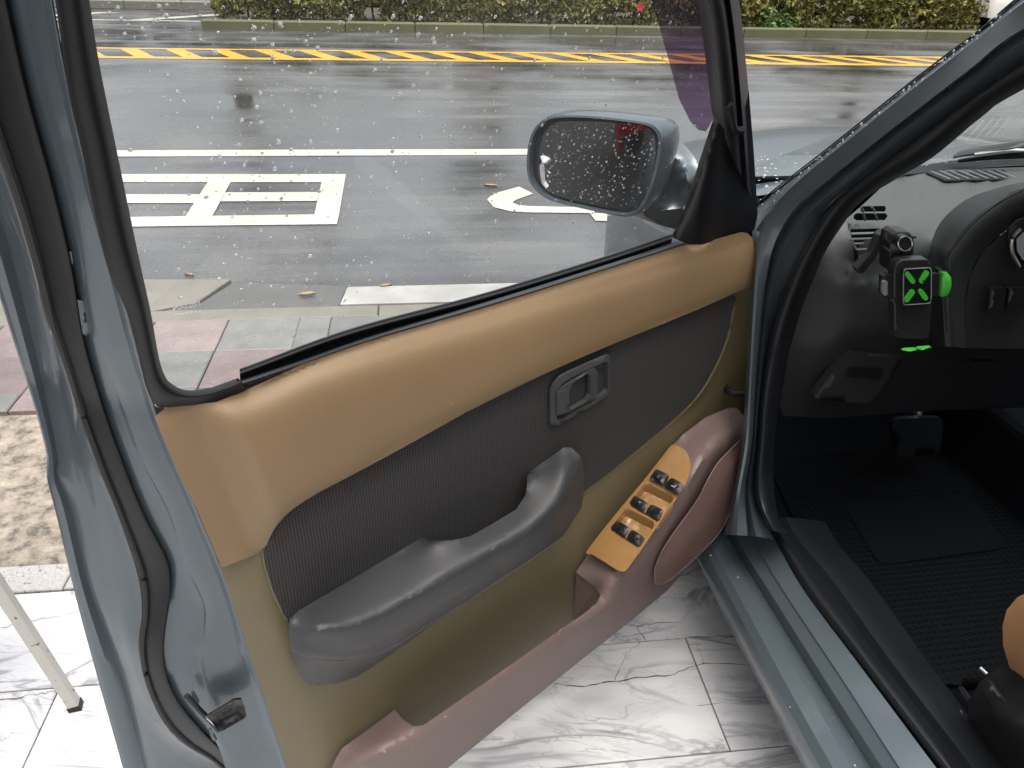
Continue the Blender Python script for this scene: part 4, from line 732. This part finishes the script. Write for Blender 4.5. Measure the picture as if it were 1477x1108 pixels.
# ---- front of the car: wings and bonnet
def front_body():
    cs = np.linspace(1.50, 2.62, 42); V = []; Fc = []; m = 0
    def lside(c): return .625+max(0, c-1.7)**2*.2+max(0, c-2.3)**2*1.6
    for c in cs:
        a = lside(c); zl = .22; q = .37**2-(c-1.82)**2
        if q > 0: zl = max(zl, .35+math.sqrt(q))
        zs = .945-.13*max(0, c-1.35)**1.4/1.2; zh = 1.055-.10*max(0, c-1.4)-.12*max(0, c-2.1)**2; sec = []
        for t in np.linspace(0, 1, 8): z = zl+(zs-zl)*t; sec.append((a-.0+.02*(1-math.sin(t*math.pi*.75)), z))
        for t in np.linspace(.15, 1, 6): q = t*math.pi/2; sec.append((a+.02+.08*(1-math.cos(q)), zs+.045*math.sin(q)))
        l1 = a+.10; 
        for t in np.linspace(.05, 1, 12): sec.append((l1+(1.5-l1)*t, zs+.045+(zh-zs-.045)*math.sin(t*math.pi/2)))
        full = sec+[(3.0-l, z) for l, z in sec[::-1][1:]]; m = len(full); V += [carp(c, l, z) for l, z in full]
    for i in range(len(cs)-1):
        for j in range(m-1): Fc.append((i*m+j, i*m+j+1, (i+1)*m+j+1, (i+1)*m+j))
    Fc.append(tuple((len(cs)-1)*m+j for j in range(m)))
    mesh('front_wings_and_bonnet', V, Fc, 'paint', car, sharp=60)
    for sg in (0, 1):                                   # the wings' tails run back beside the screen to the door gap
        V = []; cc = np.linspace(1.36, 1.50, 6)
        for c in cc:
            a = lside(c); zs = .945; sec = [(a+.02*(1-math.sin(t*math.pi*.75)), .22+(zs-.22)*t) for t in np.linspace(0, 1, 8)]+[(a+.02+.08*(1-math.cos(t*math.pi/2)), zs+.045*math.sin(t*math.pi/2)) for t in np.linspace(.15, 1, 6)]
            V += [carp(c, 3-l if sg else l, z) for l, z in sec]
        mesh('wing_tail', V, [(i*14+j, i*14+j+1, (i+1)*14+j+1, (i+1)*14+j) for i in range(5) for j in range(13)], 'paint', car, sharp=60)
    tube('wheel_arch_lip', [carp(1.82+.37*math.cos(a), .622, .35+.37*math.sin(a)) for a in np.linspace(-.3, math.pi+.3, 20)], .008, 'paint', car, n=8)
    tube('bonnet_gap', [carp(c, lside(c)+.105, .993-.13*max(0, c-1.35)**1.4/1.2) for c in np.linspace(1.5, 2.4, 12)], .003, 'rubber', car, n=6)
    tyre = lathe('wheel', carp(1.82, .64, .31), CL, [(.2, .0), (.27, -.005), (.305, .02), (.31, .06), (.31, .14), (.3, .18), (.2, .19)], 'tyre', car); lathe('rim', carp(1.82, .64, .31), CL, [(.0, .03), (.06, .02), (.12, .03), (.17, .015), (.2, .0), (.205, .03)], 'alloy', tyre)
front_body()
drops('bonnet_raindrops', [(1092, 225), (1200, 216), (1170, 240), (1092, 295)], lambda xy, v: PZ(xy, v), 1.0, 60, .002, .006, car)

# ---- windscreen, cowl, wiper, dashboard
WS = [carp(1.50, .70, 1.03), carp(1.56, 1.5, 1.05), carp(1.50, 2.3, 1.03), carp(.72, 2.12, 1.44), carp(.76, 1.5, 1.46), carp(.72, .86, 1.44)]
mesh('windscreen', WS, [(0, 1, 4, 5), (1, 2, 3, 4)], 'windscreen_glass', car, smooth=False)
relief('cowl', A6((800, 935), (870, 905), (900, 885), (1100, 855), (1477, 835), (1900, 812), (1900, 900), (1477, 895), (1100, 905)), [1.47]+[1.52]*5+[1.50]*3, PC, 'rubber', car, step=14)
drops('cowl_raindrops', A6((880, 890), (1000, 850), (1180, 830), (1477, 820), (1477, 850), (1100, 868)), PC, 1.51, 130, .0009, .0022, car)
wp = PC(A6((1100, 835), (1180, 812), (1477, 775), (1750, 745)), np.array([1.5, 1.49, 1.46, 1.44])); tube('wiper', wp, [.004, .008, .01, .01], 'rubber', car, n=8); tube('wiper', PC(A6((1130, 858), (1300, 835), (1477, 822), (1750, 800)), np.array([1.5, 1.49, 1.47, 1.46])), [.004, .007, .009, .009], 'rubber', car, n=8)
tube('wiper_arm', PC(A6((1210, 822), (1380, 800), (1477, 800)), np.array([1.48, 1.465, 1.45])), .004, 'metal', car, n=6)
dash_o = A6((780, 940), (870, 918), (1100, 902), (1477, 890), (1900, 880))+[(1600, 300), (1600, 330), (1350, 345), (1330, 400), (1330, 470), (1335, 500), (1400, 500), (1600, 505), (1600, 590), (1477, 588), (1350, 592), (1200, 603), (1130, 600), (1124, 585), (1138, 507), (1156, 445), (1185, 373), (1210, 325), (1230, 308), (1245, 295)]
dash_e = [1.50, 1.5, 1.5, 1.5, 1.5, 1.25, 1.22, 1.22, 1.19, 1.17, 1.16, 1.15, 1.15, 1.22, 1.22, 1.22, 1.22, 1.22, 1.22, 1.21, 1.22, 1.23, 1.26, 1.3, 1.34]
dash = relief('dashboard', dash_o, dash_e, PC, 'dash_lit_top', car, cons=[([(1222, 322), (1262, 326), (1300, 328), (1330, 322)], [1.235, 1.228, 1.226, 1.25]), ([(1224, 334), (1260, 336), (1300, 338)], 1.215), ([(1222, 402), (1250, 408), (1300, 412)], 1.175), ([(1218, 396), (1235, 392), (1280, 396)], 1.205), ([(1200, 480), (1300, 490), (1330, 495)], 1.16), ([(1300, 280), (1400, 268), (1500, 262)], 1.36)], step=10, rnd=10)
E6 = lambda *p: scale_px((1200, 260), 4.26, p)
for q, dv in ((((182, 160), (325, 158), (332, 175), (325, 192), (175, 195)), (((178, 165), (195, 195)), ((245, 165), (262, 192)))), (((135, 215), (150, 203), (330, 203), (342, 220), (325, 245), (150, 247), (132, 235)), (((190, 205), (205, 247), ), ((262, 205), (278, 246))))):
    relief('demister_slot', E6(*q), [1.236]*len(q), PC, 'switch_black', dash, step=5)
    for d in dv: tube('demister_fin', PC(E6(*d), np.full(2, 1.232)), .0022, 'dash_top', dash, n=6)
vo_ = E6((110, 300), (350, 295), (372, 310), (362, 560), (340, 578), (165, 560), (145, 500))
relief('side_vent', vo_, 1.21, PC, 'switch_black', dash, cons=[(E6((200, 400), (300, 450)), 1.235)], step=8)
for q in (((115, 330), (270, 325)), ((120, 362), (268, 357)), ((135, 390), (195, 388)), ((150, 426), (262, 424)), ((170, 470), (240, 470))): tube('vent_slat', PC(E6(*q), np.full(2, 1.202)), .0022, 'grey_pad', dash, n=6)
tube('vent_slat', PC(E6((118, 362), (152, 428)), np.full(2, 1.202)), .002, 'grey_pad', dash, n=6)
pdA = [(1340, 500), (1336, 440), (1337, 390), (1345, 345), (1362, 314), (1397, 286), (1440, 271), (1477, 263), (1600, 248)]; pdB = [(1366, 500), (1362, 430), (1366, 373), (1377, 355), (1402, 323), (1438, 294), (1477, 273), (1600, 256)]; pdC = [(1395, 502), (1392, 440), (1400, 395), (1418, 362), (1448, 335), (1485, 318), (1600, 300)]
ribbon('dash_pod', [pdA, mid(pdA, pdB, .35), mid(pdA, pdB, .8), pdB, mid(pdB, pdC, .4), pdC], [1.2, 1.1, 1.045, 1.035, 1.03, 1.045], PC, 'dash_dark', dash, n=70, sub=4)
relief('pod_face', pdC+[(1600, 505)], 1.044, PC, 'dash_dark', dash, step=14)
tube('pod_seam', PC([(1366, 480), (1362, 420), (1366, 373), (1377, 355), (1402, 323), (1438, 294), (1477, 273)], np.full(7, 1.0335)), .0012, 'switch_black', dash, n=6)
relief('instrument_cluster', [(1453, 345), (1456, 330), (1470, 318), (1500, 310), (1560, 320), (1560, 390), (1490, 392), (1462, 378), (1455, 362)], 1.02, PC, 'switch_black', dash, step=9, skirt=-.005); tube('gauge_ring', PC([(1470, 385), (1460, 365), (1460, 345), (1472, 330)], np.full(4, 1.016)), .003, 'metal', dash, n=6)
relief('gauge_face', [(1466, 345), (1476, 335), (1500, 335), (1500, 380), (1475, 375), (1467, 362)], 1.017, PC, 'grey_pad', dash, step=9)
relief('blank_switch', rquad(A7((975, 598), (1038, 598), (1025, 700), (965, 700)), .1), 1.025, PC, 'switch_black', dash, step=8, skirt=-.01); relief('blank_switch', rquad(A7((1050, 598), (1150, 598), (1140, 690), (1040, 690)), .1), 1.025, PC, 'switch_black', dash, step=8, skirt=-.01)
relief('coin_box_lid', rquad(A7((265, 1040), (410, 848), (640, 865), (490, 1060)), .08), [1.172]*16, PC, 'dash_dark', dash, step=9, skirt=-.02); relief('coin_box_grip', rquad(A7((405, 915), (550, 920), (535, 962), (398, 950)), .15), 1.168, PC, 'switch_black', dash, step=9)
relief('lower_dash_vent', rquad(A7((910, 820), (1070, 808), (1000, 890), (860, 895)), .1), 1.165, PC, 'switch_black', dash, step=10, skirt=-.01)
# defroster grille on the dash top, mirrored in the windscreen
dz_ = PC([(1440, 247)], 1.445)[0][2]-.010
box('defroster_slot', carp(1.445, 1.5, dz_), .36, .032, .003, 'switch_black', dash, ax=[CL, CF, [0, 0, 1]], bevel=.002)
for k in range(33): box('defroster_bar', carp(1.445, 1.15+.0218*k, dz_+.003), .0022, .031, .002, 'grey_pad', dash, ax=[CL, CF, [0, 0, 1]], bevel=0)

# ---- cabin: floor, firewall, tunnel, far side, roof, seats
def quadc(name, pts, mat, solid=.01): return mesh(name, [carp(*p) for p in pts], [tuple(range(len(pts)))], mat, car, smooth=False, solid=solid)
quadc('floor_pan', [(1.45, .74, .31), (1.45, 2.26, .31), (-1.3, 2.26, .31), (-1.3, .74, .31)], 'carpet'); quadc('toe_board', [(1.45, .74, .30), (1.45, 2.26, .30), (1.72, 2.26, .62), (1.72, .74, .62)], 'carpet'); quadc('firewall', [(1.72, .70, .60), (1.72, 2.3, .60), (1.6, 2.3, 1.0), (1.6, .70, 1.0)], 'carpet')
quadc('footwell_side', [(1.72, .75, .3), (1.72, .75, 1.0), (1.27, .75, 1.0), (1.27, .75, .3)], 'carpet'); quadc('far_door', [(1.3, 2.28, .3), (1.3, 2.3, 1.0), (-1.2, 2.3, 1.0), (-1.2, 2.28, .3)], 'dash_dark')
quadc('roof', [(.74, .86, 1.46), (.78, 1.5, 1.48), (.74, 2.14, 1.46), (-1.1, 2.1, 1.44), (-1.1, .9, 1.44)], 'paint', .03)
box('tunnel', carp(.6, 1.5, .4), .11, 1.05, .12, 'carpet', car, ax=[CL, CF, [0, 0, 1]], bevel=.03)
quadc('rear_door', [(.12, .62, .3), (.12, .62, .98), (-1.1, .66, .98), (-1.1, .66, .3)], 'paint'); quadc('centre_pillar', [(.16, .66, .3), (.16, .84, 1.45), (.04, .84, 1.45), (.04, .66, .3)], 'paint', .05); quadc('rear_bulkhead', [(-1.3, .7, .3), (-1.3, 2.3, .3), (-1.3, 2.1, 1.2), (-1.3, .9, 1.2)], 'carpet')
relief('brake_pedal', rquad([(1285, 605), (1362, 602), (1356, 655), (1293, 660)], .2), 1.33, PC, 'rubber', car, step=12, skirt=-.012); tube('pedal_arm', [PC([(1325, 610)], 1.35)[0], carp(1.5, 1.2, .75)], .01, 'metal', car, n=8)
# driver's seat: cushion corner, plastic side shield, rails
relief('seat_cushion', [(1700, 800), (1540, 838), (1490, 850), (1467, 862), (1452, 880), (1446, 903), (1447, 932), (1456, 962), (1480, 992), (1540, 1040), (1700, 1100)], [.96, .96, .96, .95, .94, .93, .92, .92, .92, .92, .92], PL, 'seat_tan', car, cons=[([(1690, 900), (1560, 905), (1510, 918), (1510, 950), (1560, 1000), (1690, 1050)], .84)], step=9, rnd=12)
relief('seat_side_shield', [(1600, 1010), (1486, 990), (1455, 953), (1440, 962), (1412, 985), (1398, 1010), (1396, 1040), (1420, 1075), (1460, 1130), (1600, 1250)], [.92, .9, .93, .92, .9, .9, .9, .9, .9, .9], PL, 'black_plastic', car, cons=[([(1580, 1080), (1480, 1040), (1430, 1020)], .86)], step=12, rnd=2)
relief('shield_badge_recess', rquad(B8((905, 850), (925, 828), (998, 925), (968, 962)), .15), .872, PL, 'black_plastic', car, step=7, skirt=-.004)
tube('seat_rail', [PZ([(1386, 993)], .36)[0], PZ([(1398, 1011)], .37)[0]], .005, 'metal', car, n=8); tube('seat_rail', [PZ([(1414, 964)], .37)[0], PZ([(1424, 973)], .37)[0]], .004, 'metal', car, n=8); tube('seat_rail', [PZ([(1380, 1028)], .34)[0], PZ([(1450, 1108)], .34)[0]], .008, 'rubber', car, n=8)
relief('rail_bracket', [(1377, 1026), (1387, 1024), (1389, 1032), (1379, 1034)], .35, PZ, 'metal', car, step=6, skirt=.01)

# ---- mat on the cabin floor
mo_ = [(1118, 690), (1150, 640), (1300, 600), (1520, 600), (1540, 850), (1500, 985), (1425, 992), (1345, 985), (1310, 965), (1270, 925), (1180, 800), (1140, 740)]
fm = relief('floor_mat', mo_, [.325]*12, PZ, 'mat_rubber', None, cons=[([(1160, 720), (1290, 910), (1340, 955), (1440, 960)], .329)], step=18, skirt=.008); tag(fm, 'black ribbed rubber mat on the driver footwell floor', 'floor mat')
relief('heel_pad', rquad([(1215, 725), (1400, 715), (1455, 790), (1270, 815)], .1), .331, PZ, 'carpet', fm, step=18)

# ---- phone holder clipped to the side vent
ph = empty('phone_holder', PC(E6((450, 900)), 1.08)[0]-np.array([0, 0, .05]), 'black car phone holder with green grip pads clipped to the side air vent', 'phone holder')
relief('clip_arm', E6((150, 550), (165, 572), (192, 575), (265, 490), (300, 420), (372, 405), (372, 330), (330, 310), (285, 338), (268, 385), (245, 440)), 1.165, PC, 'black_plastic', ph, step=6, skirt=-.015, bevel=.002)
relief('ball_joint', E6((358, 395), (372, 335), (400, 315), (470, 318), (498, 345), (505, 400), (495, 495), (375, 500), (355, 560)), 1.0550, PC, 'black_plastic', ph, step=6, skirt=-.03, cons=[(E6((420, 360), (420, 460)), 1.0450)], bevel=.002)
ring = [(450+46*math.cos(a), 390+46*math.sin(a)) for a in np.linspace(0, 2*math.pi, 24)[:-1]]; kn = relief('lock_knob', E6(*ring), 1.0400, PC, 'black_plastic', ph, step=5, skirt=-.015)
tube('knob_ring', PC(E6(*[(450+43*math.cos(a), 390+44*math.sin(a)) for a in np.linspace(0, 2*math.pi, 26)]), np.full(26, 1.0380)), .0012, 'metal', ph, n=6)
tube('release_tab', PC(E6((480, 345), (515, 352)), np.full(2, 1.0500)), .002, 'black_plastic', ph, n=6)
relief('holder_body', E6((383, 560), (400, 515), (430, 490), (590, 487), (608, 510), (613, 560), (612, 800), (600, 960), (560, 982), (420, 975), (387, 960), (383, 640)), 1.0250, PC, 'black_plastic', ph, step=7, skirt=-.018, bevel=.002)
relief('charging_pad', rquad(E6((437, 545), (612, 536), (612, 758), (435, 770)), .12), 1.0180, PC, 'switch_black', ph, step=7, skirt=-.006, bevel=.001); tube('pad_rim', PC(rquad(E6((440, 547), (610, 538), (610, 756), (438, 768)), .12)+[rquad(E6((440, 547), (610, 538), (610, 756), (438, 768)), .12)[0]], np.full(17, 1.0170)), .0009, 'grey_pad', ph, n=6, smooth=False)
for a, b in (((467, 580), (497, 622)), ((583, 572), (553, 620)), ((495, 688), (460, 736)), ((549, 686), (576, 724))): relief('grip_pad', capsule(*E6(a, b), 3.6), 1.0155, PC, 'green', ph, step=3, skirt=-.003)
relief('clamp_arm', E6((310, 588), (330, 580), (375, 582), (412, 605), (425, 640), (410, 745), (325, 725), (308, 700)), 1.0280, PC, 'black_plastic', ph, step=6, skirt=-.01, bevel=.001); relief('clamp_pad', capsule(*E6((330, 635), (328, 695)), 3.6), 1.0230, PC, 'grey_pad', ph, step=4, skirt=-.006)
relief('clamp_arm', E6((610, 574), (672, 578), (672, 705), (610, 712)), 1.0300, PC, 'black_plastic', ph, step=7, skirt=-.008); relief('clamp_arm', E6((672, 560), (720, 562), (745, 600), (745, 650), (728, 700), (706, 716), (690, 716), (700, 640)), 1.0280, PC, 'black_plastic', ph, step=6, skirt=-.02); relief('clamp_pad', E6((679, 568), (712, 570), (733, 600), (737, 645), (722, 692), (704, 712), (672, 717)), 1.0240, PC, 'green', ph, cons=[(E6((705, 600), (705, 680)), 1.0190)], step=4, skirt=-.01)
for q in (((437, 1047), (455, 1040), (520, 1037), (522, 1044), (480, 1054)), ((527, 1038), (540, 1031), (610, 1025), (608, 1034), (550, 1046))): relief('foot', E6(*q), 1.0100, PC, 'green', ph, step=4, skirt=-.006)
relief('foot_bracket', E6((420, 970), (600, 965), (595, 1030), (430, 1040)), 1.0320, PC, 'switch_black', ph, step=8, skirt=-.004)

# ================================================================== OTHER THINGS
# white metal stand at the lower left: one slanting leg reaches into view
sd_ = empty('metal_stand', PZ([(115, 1018)], 0)[0], 'worn white metal stand with a slanting square leg on the marble, left of the door', 'stand')
f0 = PZ([(110, 1020)], .0)[0]; tp = PZ([(-22, 815)], .42)[0]; d = tp-f0; d /= np.linalg.norm(d); sx = np.cross(d, [0, 0, 1.]); sx /= np.linalg.norm(sx); sy = np.cross(d, sx)
box('leg', f0+d*.30+d*.006, .011, .011, .30, 'leg_paint', sd_, ax=[sx, sy, d], bevel=.002); box('foot_cap', f0+d*.004, .0125, .0125, .009, 'rubber', sd_, ax=[sx, sy, d], bevel=.001)
cb0 = f0+d*.36; box('crossbar', cb0-RS*.3, .3, .009, .011, 'leg_paint', sd_, ax=[RS, RT, [0, 0, 1]], bevel=.002); box('leg', f0+d*.30-RS*.6, .011, .011, .30, 'leg_paint', sd_, ax=[sx, sy, d], bevel=.002); box('stand_top', f0+d*.61-RS*.42, .3, .2, .012, 'leg_paint', sd_, ax=[RS, RT, [0, 0, 1]])

# white car beyond the hedge on the right
def saloon(name, s, t, mat, label):
    e = empty(name, st(s, t, RZ), label, 'car'); prof = [(-2.2, .35), (-2.25, .6), (-2.15, .85), (-1.3, .95), (-.7, 1.38), (.8, 1.42), (1.6, 1.02), (2.15, .95), (2.25, .6), (2.2, .3)]
    W_ = [(.0, .8), (.12, .84), (.6, .86), (.85, .82), (1.0, .72)]; V = []; P = catmull(np.array(prof), 4); m = len(P)
    ys = [-.85, -.8, -.6, 0, .6, .8, .85]; 
    for y in ys:
        for a, z in P: q = 1-.16*max(0, z-.9)/.5; k = 1 if abs(y) < .83 else .96; V.append(st(s+a*k, t+y*q, RZ+z*(1 if abs(y) < .83 else .97)))
    Fc = [(i*m+j, i*m+j+1, (i+1)*m+j+1, (i+1)*m+j) for i in range(len(ys)-1) for j in range(m-1)]+[tuple(range(m)), tuple((len(ys)-1)*m+j for j in range(m))]
    mesh('body', V, Fc, mat, e)
    for sg in (-1, 1):
        mesh('side_window', [st(s+a, t+sg*(.80+.055*(1.38-z)), RZ+z) for a, z in ((-1.05, .98), (-.62, 1.32), (.72, 1.34), (1.3, 1.02))], [(0, 1, 2, 3)], 'shop_dark', e, smooth=False, solid=.08)
        for a in (-1.35, 1.35): lathe('wheel', st(s+a, t+sg*.72, RZ+.31), RT*sg, [(.0, .15), (.17, .13), (.2, .16), (.29, .15), (.31, .1), (.31, -.05), (.1, -.06)], 'tyre', e)
    mesh('windscreen', [st(s-1.27, t-.62, RZ+.985), st(s-1.27, t+.62, RZ+.985), st(s-.75, t+.56, RZ+1.375), st(s-.75, t-.56, RZ+1.375)], [(0, 1, 2, 3)], 'shop_dark', e, smooth=False, solid=.03)
    for sg in (-1, 1): box('headlight', st(s-2.17, t+sg*.6, RZ+.68), .05, .16, .07, 'lamp_glass', e, ax=[RS, RT, [0, 0, 1]], bevel=.02); box('wing_mirror', st(s-.85, t+sg*.98, RZ+1.0), .06, .09, .06, mat, e, ax=[RS, RT, [0, 0, 1]], bevel=.02)
saloon('parked_car', 13.9, 16.85, 'white_paint', 'white car nosing out past the right end of the far hedge')

# along the shop side, seen only in the door mirror: facade, red scooter
bd = empty('shophouse', st(-9, -5.5, 0), 'brown shophouse front with dark openings behind the camera', 'building')
box('wall', st(-7, -6.2, 2.2), 11, .2, 2.2, 'wall_tile', bd, ax=[RS, RT, [0, 0, 1]], bevel=0)
for k in range(4): box('shop_opening', st(-15+4.6*k, -5.98, 1.4), 1.7, .05, 1.3, 'shop_dark', bd, ax=[RS, RT, [0, 0, 1]], bevel=.01)
def scooter(s, t, az, mat, label):
    e = empty('scooter', st(s, t, 0), label, 'scooter'); ax = np.array([math.sin(az), math.cos(az), 0]); sdv = np.array([ax[1], -ax[0], 0]); o_ = st(s, t, 0); P = lambda a, b, z: o_+ax*a+sdv*b+np.array([0, 0, z])
    for a in (-.6, .62): w = lathe('wheel', P(a, -.05, .22), sdv, [(.1, 0), (.17, -.01), (.21, .01), (.22, .05), (.21, .09), (.17, .11), (.1, .1)], 'tyre', e); lathe('rim', P(a, -.05, .22), sdv, [(.02, .03), (.1, .02), (.15, .04)], 'alloy', w)
    sec = [(-.75, .62, .1), (-.5, .62, .17), (-.1, .5, .18), (.05, .32, .17), (.3, .3, .16), (.42, .55, .2), (.48, .85, .2), (.44, .98, .12)]
    V = []; 
    for a, z, w in sec:
        for b, dz in ((-1, -.09), (-.9, .06), (0, .1), (.9, .06), (1, -.09)): V.append(P(a, w*b, z+dz))
    mesh('body', V, [(i*5+j, i*5+j+1, (i+1)*5+j+1, (i+1)*5+j) for i in range(len(sec)-1) for j in range(4)], mat, e, solid=.02)
    box('seat', P(-.38, 0, .76), .14, .36, .05, 'rubber', e, ax=[sdv, ax, [0, 0, 1]], bevel=.03); tube('handlebar', [P(.42, -.34, 1.02), P(.46, 0, 1.0), P(.42, .34, 1.02)], .016, 'rubber', e, n=8); tube('fork', [P(.48, 0, .8), P(.62, 0, .24)], .03, 'rubber', e, n=8)
    box('headlight', P(.53, 0, .82), .11, .04, .06, 'lamp_glass', e, ax=[sdv, ax, [0, 0, 1]], bevel=.02); box('tail_lamp', P(-.8, 0, .62), .08, .03, .03, 'red_lamp', e, ax=[sdv, ax, [0, 0, 1]], bevel=.01)
    for b in (-.3, .3): tube('mirror_stalk', [P(.42, b, 1.02), P(.4, b*1.2, 1.22)], .008, 'rubber', e, n=6); box('rear_view_mirror', P(.4, b*1.25, 1.26), .06, .01, .04, 'rubber', e, ax=[sdv, ax, [0, 0, 1]], bevel=.01)
scooter(-2.95, -.25, math.radians(65), 'red_paint', 'red motor scooter parked farther along the forecourt'); scooter(-3.5, -.75, math.radians(50), 'shop_dark', 'dark motor scooter parked beside the red one')
